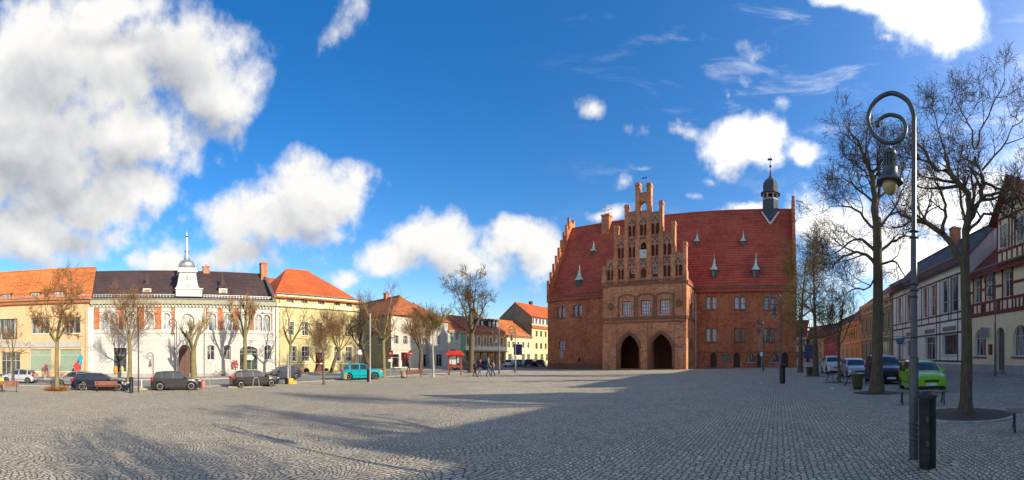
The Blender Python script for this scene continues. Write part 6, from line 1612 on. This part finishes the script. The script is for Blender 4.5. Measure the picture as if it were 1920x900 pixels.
for px, y, w, lb in ((290, 730, 2.6, 'low yellowish kerb slab at foot of the wooden stake'), (460, 726, 3.0, 'low pinkish kerb slab under the bicycle stands')):
    p = feet(px, y); b = MB(); b.box(-w/2, w/2, -.35, .35, -.05, .09); tag(b.build('kerb_slab', PL if px < 400 else plaster('pinkish_slab', (.5, .4, .3)), None, (*p, gz(*p)), facecam(p)), lb, 'kerb slab')
def post(label, px, y, h, r, mat, name='thin_post', cat='post', grp=None, top=None):
    p = feet(px, y); b = MB(); b.lathe([(r, -.05), (r*.9, h)], 8); tag(b.build(name, mat, None, (*p, gz(*p)), 0, smooth=True), label, cat, grp); return p
post('tall thin dark post before the left half of white hall', 259.5, 736, 5.8, .05, IRON); post('thin wooden stake left of the anthracite car', 285.5, 729, 3.0, .035, flat('stake_wood', (.4, .28, .14), .8), 'tree_stake', 'stake')
post('pale wooden stake before the black hatchback', 461.5, 724, 2.9, .035, flat('stake_wood', (.4, .28, .14), .8), 'tree_stake', 'stake'); post('tall pale flagpole like post before the olive side wall', 694, 717, 6.4, .05, flat('pale_pole', (.45, .44, .4), .6))
post('tall thin dark post right of the walking people', 936, 699, 5.0, .05, IRON); post('thin dark post between notice board and brick shop', 893, 697, 4.8, .04, IRON)
# grey pump like post with a yellow box
p = feet(540, 720); root = empty('standpipe', (*p, gz(*p)), facecam(p), 'grey standpipe with curled top and a yellow box at foot', 'standpipe')
b = MB(); b.tube([(0, 0, 0), (0, 0, 2.5), (.05, 0, 2.8), (.22, 0, 2.75), (.25, 0, 2.4)], .1, 8); b.tube([(.2, 0, .3), (.2, 0, 2.3)], .05, 6); b.build('pipe', GREYP, root, smooth=True); b = MB(); b.box(-.3, .0, -.15, .15, 0, .55); b.build('base', DARK, root); b = MB(); b.box(.08, .5, -.18, .18, 0, .55); b.box(.5, .85, -.15, .15, 0, .3); b.build('yellow_box', flat('yellow_box_paint', (.6, .42, .04), .5), root)
p = feet(381, 728); b = MB(); b.lathe([(.16, 0), (.2, .1), (.2, .5), (.14, .62), (.16, .66)], 10); tag(b.build('pink_bag', flat('pink_bag_cloth', (.5, .16, .14), .7), None, (*p, gz(*p)), 0, smooth=True), 'faded pink red sack between two bicycle stands', 'bag')

# signs
def sign(label, px, d, h, kind, colr, rz=None, size=.6, extra=None, name='traffic_sign'):
    p = at(px, d); root = empty(name, (*p, gz(*p)), facecam(p) if rz is None else rz, label, 'sign')
    b = MB(); b.lathe([(.03, -.05), (.03, h)], 8); b.build('post', ZINC, root)
    b = MB(); s = size/2
    if kind == 'round': b.lathe([(s, -.06), (s, -.03)], 20, (0, h-s), axis='y')
    elif kind == 'tri': b.prism([(-s, h-2*s), (s, h-2*s), (0, h)], -.06, -.03)
    else: b.box(-s, s, -.06, -.03, h-size*1.3, h)
    b.build('sign_plate', colr, root)
    if extra:
        for (kd, sz, zz, m) in extra:
            b = MB()
            if kd == 'bar': b.box(-sz/2, sz/2, -.075, -.061, zz-.06, zz+.06)
            elif kd == 'disc': b.lathe([(sz/2, -.075), (sz/2, -.061)], 18, (0, zz), axis='y')
            else: b.box(-sz/2, sz/2, -.06, -.03, zz-sz*.6, zz)
            b.build('sign_symbol' if kd != 'plate' else 'lower_plate', m, root)
    return root
SR = flat('sign_red', (.5, .02, .02), .4); SW = flat('sign_white', (.75, .75, .75), .4); SB = flat('sign_blue', (.02, .08, .35), .4)
sign('red sign above a small white plate beside the pale trunked tree', 732, 47, 2.9, 'rect', SR, extra=[('disc', .3, 2.6, SW), ('plate', .5, 1.9, SW)])
sign('round red no entry sign before the grey shop house', 769, 55, 2.9, 'round', SR, size=.7, extra=[('bar', .5, 2.55, SW)])
sign('red and white sign board left of the no entry sign', 758, 58, 2.7, 'rect', SR, size=.9, extra=[('plate', .6, 2.3, SW)])
sign('round white sign with brown arrow boards by the yellow hall corner', 675.5, 50, 3.1, 'round', SW, size=.65, extra=[('bar', 1.4, 2.3, flat('brown_arrow_board', (.2, .09, .05), .6))])
sign('dark blue direction signs stacked on a post between two trunks', 1518.5, 60, 3.4, 'rect', flat('navy_sign', (.02, .03, .09), .4), size=1.6, extra=[('bar', 1.2, 2.9, SB), ('bar', 1.2, 2.3, SB), ('bar', 1.2, 1.8, SB)])
sign('tall dark violet banner before the cream house', 971, 72, 4.3, 'rect', flat('violet_banner', (.05, .04, .14), .6), size=1.5)
sign('small white sign on a thin post before the arched doors of town hall', 1427.5, 40, 2.05, 'rect', SW, size=.28)
p = at(1687.5, 47); b = MB(); b.prism([(-.5, .1), (-.2, -.25), (.25, -.25), (.5, .1), (.45, .4), (-.45, .4)], -.05, .05); b.box(-.7, .7, -.02, .02, .62, .68); b.box(-.4, -.36, -.01, .01, .4, .62); b.box(.36, .4, -.01, .01, .4, .62)
tag(b.build('hanging_sign', flat('bright_blue_sign', (.02, .13, .32), .4), None, (p[0], p[1], EYE+(HZ-640)*47/PXR-.1), facecam(p)), 'blue shaped sign hanging on a bracket at left end of the white timbered house', 'sign')
# notice board with a red roof
def board():
    p = feet(853, 703.5); s = 1.12; root = empty('notice_board', (*p, gz(*p)), facecam(p)-.12, 'red roofed wooden notice board with posters behind glass', 'notice board'); root.scale = (s, s, s)
    RW = flat('orange_red_wood', (.36, .08, .035), .6); RT = flat('red_sheet_roof', (.55, .035, .015), .5)
    for x in (-.62, .62):
        for y in (-.25, .25): b = MB(); b.box(x-.05, x+.05, y-.05, y+.05, -.1, 2.1); b.build('leg', RW, root)
    b = MB(); b.box(-.72, .72, -.3, .3, .85, 1.0); b.prism([(-.57, .85), (-.57, .7), (-.3, .82), (0, .7), (.3, .82), (.57, .7), (.57, .85)], -.28, -.2); b.build('shelf', RW, root)
    b = MB(); b.box(-.57, .57, -.2, .2, 1.0, 2.05); b.build('cabinet', flat('dark_board_back', (.08, .07, .06), .6), root)
    for i, (x, w, z0, z1, m) in enumerate(((-.43, .2, 1.15, 1.95, SW), (-.08, .42, 1.1, 1.98, SW), (.38, .24, 1.25, 1.95, SW))):
        b = MB(); b.box(x-w/2, x+w/2, -.215, -.202, z0, z1); b.build('poster', m, root)
    b = MB()
    b.add([(-.95, -.6, 2.02), (.95, -.6, 2.02), (.62, 0, 2.5), (-.62, 0, 2.5), (-.95, .6, 2.02), (.95, .6, 2.02)], [(0, 1, 2, 3), (5, 4, 3, 2), (1, 5, 2), (4, 0, 3), (0, 4, 5, 1)]); b.build('roof', RT, root)
board()
# planters, bicycles and goods before the shops
POT = flat('grey_planter', (.36, .35, .28), .8); BOX = flat('evergreen_ball', (.05, .11, .03), .9)
p = at(84, 50.3); b = MB(); b.lathe([(.25, 0), (.35, .45), (.37, .5), (.3, .5)], 10); o = b.build('planter', POT, None, (*p, gz(*p)+.12), 0); tag(o, 'grey planter with pink and white flowers before left shop window', 'planter')
V = make_tree('oval', 1.5, .03, .5, .5, 7, rmin=.008, tw=flat('pink_flowers', (.6, .25, .25), .8)); inst(V[0], 'stem', o, (0, 0, .4)); inst(V[1], 'flowers', o, (0, 0, .4))
def cloth_figure(label, px, y, d, c, w, h, cat, name):
    p = at(px, d); b = MB(); b.prism([(-w*.3, 0), (w*.3, 0), (w*.3, h*.6), (w*.5, h*.45), (w*.5, h*.7), (w*.15, h), (-w*.15, h), (-w*.5, h*.7), (-w*.5, h*.45), (-w*.3, h*.6)], -.08, .08)
    z = EYE+(HZ-y)*d/PXR; tag(b.build(name, flat(name+'_cloth', c, .8), None, (p[0], p[1], z), facecam(p)), label, cat)
cloth_figure('red pullover hung outside right window of the peach shop', 144, 697, 51.7, (.6, .03, .03), 1.05, 1.15, 'pullover', 'red_pullover'); cloth_figure('blue green pullover hung above the red one', 151, 683, 51.7, (.02, .25, .38), .7, 1.2, 'pullover', 'blue_pullover')
def bike(label, xy, rz, c):
    root = empty('bicycle', (*xy, gz(*xy)+.12), rz, label, 'bicycle', 'bicycles leaning at the white hall'); m = flat(label[:12].replace(' ', '_'), c, .4)
    for x in (-.52, .52):
        b = MB(); pts = [(x+.33*cos(2*pi*i/20), 0, .34+.33*sin(2*pi*i/20)) for i in range(21)]; b.tube(pts, .02, 5)
        for i in range(8): b.tube([(x, 0, .34), (x+.32*cos(2*pi*i/8), 0, .34+.32*sin(2*pi*i/8))], .004, 3)
        b.build('wheel', TYRE, root)
    b = MB(); b.tube([(-.52, 0, .34), (-.15, 0, .8), (.38, 0, .82), (.52, 0, .34)], .018, 5); b.tube([(-.52, 0, .34), (-.05, 0, .32), (.38, 0, .82)], .018, 5); b.tube([(-.05, 0, .32), (-.18, 0, .92)], .018, 5); b.build('frame', m, root)
    b = MB(); b.box(-.3, -.06, -.06, .06, .92, .97); b.build('saddle', DARK, root); b = MB(); b.tube([(.38, 0, .82), (.36, 0, 1.0), (.36, -.25, 1.03)], .015, 5); b.tube([(.36, 0, 1.0), (.36, .25, 1.03)], .015, 5); b.build('handlebar', ZINC, root)
bike('cream bicycle leaning at the white hall under a ground floor window', (XL+.75, at(410, 53)[1]), pi/2, (.6, .52, .35)); bike('pale green bicycle right of the cream one at the white hall', (XL+.85, at(421, 53)[1]), pi/2, (.35, .42, .25))
p = (XL+.5, at(440.5, 53)[1]); b = MB(); rg = random.Random(3)
for i in range(60):
    a, e = rg.uniform(0, 2*pi), rg.uniform(0, 2*pi); b.lathe([(.07, -.03), (.09, 0), (.07, .03)], 5, (.38*cos(a)*rg.random()**.4, .9+.55*sin(e)*rg.random()**.4), axis='y')
tag(b.build('red_flower_wreath', flat('red_white_petals', (.6, .1, .12), .7, var=.6, scale=9), None, (p[0], p[1], -.3), pi/2), 'red and white flower wreath hanging left of the cafe door', 'wreath')
p = (XL+.4, at(467.5, 53)[1]); b = MB(); b.prism([(-.55, 0), (.55, 0), (.68, .35), (.3, .7), (-.3, .7), (-.68, .35)], -.05, .05); tag(b.build('shop_sign', flat('mint_sign', (.45, .62, .5), .4), None, (p[0], p[1], 1.15), pi/2), 'mint green shaped sign hanging in the cafe entrance', 'sign')
FL = flat('orange_lantern', (.62, .22, .04), .5)
for px, m, lb in ((217, FL, 'orange and yellow paper lantern in the left shop window'), (228, flat('pale_green_lantern', (.5, .55, .25), .5), 'pale green paper lantern in left shop window')):
    p = (XL-.06, at(px, 52)[1]); b = MB(); b.lathe([(.2, 0), (.28, .25), (.28, .6), (.2, .95)], 12); tag(b.build('paper_lantern', m, None, (p[0]+.12, p[1], -.62), 0, smooth=True), lb, 'lantern')

for i, (px, y, lb) in enumerate(((1426, 719, 'crumpled white paper on paving in front of the town hall'), (1561, 729, 'white paper scrap on paving by the mossy wooden bin'))):
    p = feet(px, y); b = MB(); b.add([(-.12, -.08, .01), (.1, -.1, .015), (.13, .07, .02), (-.09, .1, .01), (0, 0, .07), (-.02, .02, -.0)], [(0, 1, 4), (1, 2, 4), (2, 3, 4), (3, 0, 4), (3, 2, 1, 0)]); tag(b.build('paper_scrap', SW, None, (*p, gz(*p)), i), lb, 'litter')
# ---------------------------------------------------------------- people
SKIN = flat('skin', (.48, .26, .18), .6)
def skin_part(name, verts, edges, radii, mat, parent):
    me = bpy.data.meshes.new(name); me.from_pydata(verts, edges, []); me.materials.append(mat); o = bpy.data.objects.new(name, me); link(o, parent)
    m = o.modifiers.new('skin', 'SKIN'); m.use_smooth_shade = True
    for i, r in enumerate(radii): me.skin_vertices[0].data[i].radius = (r, r)
    me.skin_vertices[0].data[0].use_root = True
    s = o.modifiers.new('sub', 'SUBSURF'); s.levels = 1; s.render_levels = 1; return o
def person(label, xy, rz, top, legs, hair, step=.22, H=1.75, skirt=False, sit=False, long_coat=False, bag=None, longhair=False):
    k = H/1.75; root = empty('person', (*xy, gz(*xy)), rz, label, 'person', None); root.scale = (k, k, k)
    mk = lambda n, c: flat(n+'_'+'_'.join(str(int(x*100)) for x in c), c, .8)
    hz = .95 if not sit else .52
    V = {'pel': (0, 0, hz), 'wai': (0, .0, hz+.18), 'che': (0, .0, hz+.38), 'neck': (0, .0, hz+.54), 'jaw': (.01, 0, hz+.62), 'head': (.015, 0, hz+.7), 'crown': (0, 0, hz+.77)}
    for s, n in ((1, 'l'), (-1, 'r')):
        V['hip'+n] = (0, s*.09, hz-.06)
        if sit: V['knee'+n] = (.44, s*.1, .5); V['ank'+n] = (.46, s*.1, .08); V['toe'+n] = (.62, s*.1, .04)
        else: V['knee'+n] = (.06+s*step*.45, s*.09, .5); V['ank'+n] = (s*step-.02, s*.085, .09+(.05 if s < 0 else 0)); V['toe'+n] = (s*step+.14, s*.09, .035)
        V['sh'+n] = (0, s*.17, hz+.47); V['elb'+n] = (-.02-s*step*.3+(.15 if sit else 0), s*.23, hz+.2); V['wri'+n] = (.1-s*step*.5+(.2 if sit else 0), s*.22, hz-.02)
        V['palm'+n] = tuple(np.array(V['wri'+n])+np.array((.02, 0, -.08))); V['fin'+n] = tuple(np.array(V['palm'+n])+np.array((.02, 0, -.08)))
    E_ = [('pel', 'wai'), ('wai', 'che'), ('che', 'neck'), ('neck', 'jaw'), ('jaw', 'head'), ('head', 'crown')]
    for n in 'lr': E_ += [('pel', 'hip'+n), ('hip'+n, 'knee'+n), ('knee'+n, 'ank'+n), ('ank'+n, 'toe'+n), ('che', 'sh'+n), ('sh'+n, 'elb'+n), ('elb'+n, 'wri'+n), ('wri'+n, 'palm'+n), ('palm'+n, 'fin'+n)]
    rad = {'pel': .12, 'wai': .11, 'che': .13, 'neck': .05, 'jaw': .075, 'head': .095, 'crown': .07, 'hip': .08, 'knee': .055, 'ank': .04, 'toe': .035, 'sh': .055, 'elb': .04, 'wri': .028, 'palm': .035, 'fin': .02}
    def part(name, keys, mat, grow):
        idx = {a: i for i, a in enumerate(keys)}; ed = [(idx[a], idx[b]) for a, b in E_ if a in idx and b in idx]
        return skin_part(name, [V[a] for a in keys], ed, [rad.get(a, rad.get(a[:-1], .05))+grow for a in keys], mat, root)
    part('body', list(V), SKIN, -.004)
    part('trousers', ['pel', 'hipl', 'kneel', 'ankl', 'hipr', 'kneer', 'ankr'], mk('trousers', legs), .018)
    part('jacket', ['pel', 'wai', 'che', 'neck', 'shl', 'elbl', 'wril', 'shr', 'elbr', 'wrir'] if True else [], mk('jacket', top), .03)
    for n in 'lr': part('shoe', ['ank'+n, 'toe'+n], mk('shoe', (.03, .03, .03)), .016)
    b = MB(); b.lathe([(.02, hz+.86), (.075, hz+.84), (.108, hz+.77), (.112, hz+.7), (.1, hz+.66 if not longhair else hz+.5), (.07, hz+.64 if not longhair else hz+.45)], 14, (-.025, 0)); b.build('hair', mk('hair', hair), root, smooth=True)
    b = MB(); b.taper(.085, .125, -.015, .015, hz+.66, hz+.71, .4); b.build('nose', SKIN, root)
    if bag: b = MB(); b.box(-.15, .15, .24, .36, hz-.35, hz-.05); b.tube([(-.1, .3, hz-.05), (0, .25, hz+.1), (.1, .3, hz-.05)], .01, 4); b.build('bag', mk('bag', bag), root)
    return root
for px, d, rz, t, l, h, H, lb, kw in (
    (890, 41, .3, (.02, .025, .03), (.015, .015, .02), (.04, .025, .02), 1.68, 'walker in all dark clothes, leftmost of the group beside the largest tree', {}),
    (900, 41, 3.4, (.06, .03, .07), (.45, .46, .48), (.3, .13, .05), 1.7, 'walker with ginger hair, dark jacket and pale trousers', dict(longhair=True)),
    (915.5, 40.5, .2, (.12, .12, .12), (.05, .07, .13), (.2, .17, .14), 1.88, 'tall man in a grey jacket and blue jeans walking', dict(bag=None)),
    (924.5, 42, 3.3, (.5, .3, .3), (.04, .05, .08), (.08, .04, .03), 1.68, 'walker in a pink coat beside the tall man', dict(longhair=True)),
    (765.5, 56, .1, (.04, .03, .1), (.02, .02, .03), (.03, .02, .02), 1.7, 'person in dark violet coat standing near the no entry sign', {}),
    (737, 60, .1, (.02, .02, .03), (.02, .02, .03), (.03, .02, .02), 1.7, 'person in black standing left of the shop entrance', {})):
    p = at(px, d); person(lb, p, facecam(p)+rz, t, l, h, H=H, **kw)
p = feet(4, 735); person('person in yellow vest sitting on the bench at left edge', (p[0]+.05, p[1]-.1), facecam(p)+pi/2+pi, (.5, .62, .06), (.03, .03, .04), (.05, .03, .02), sit=True)
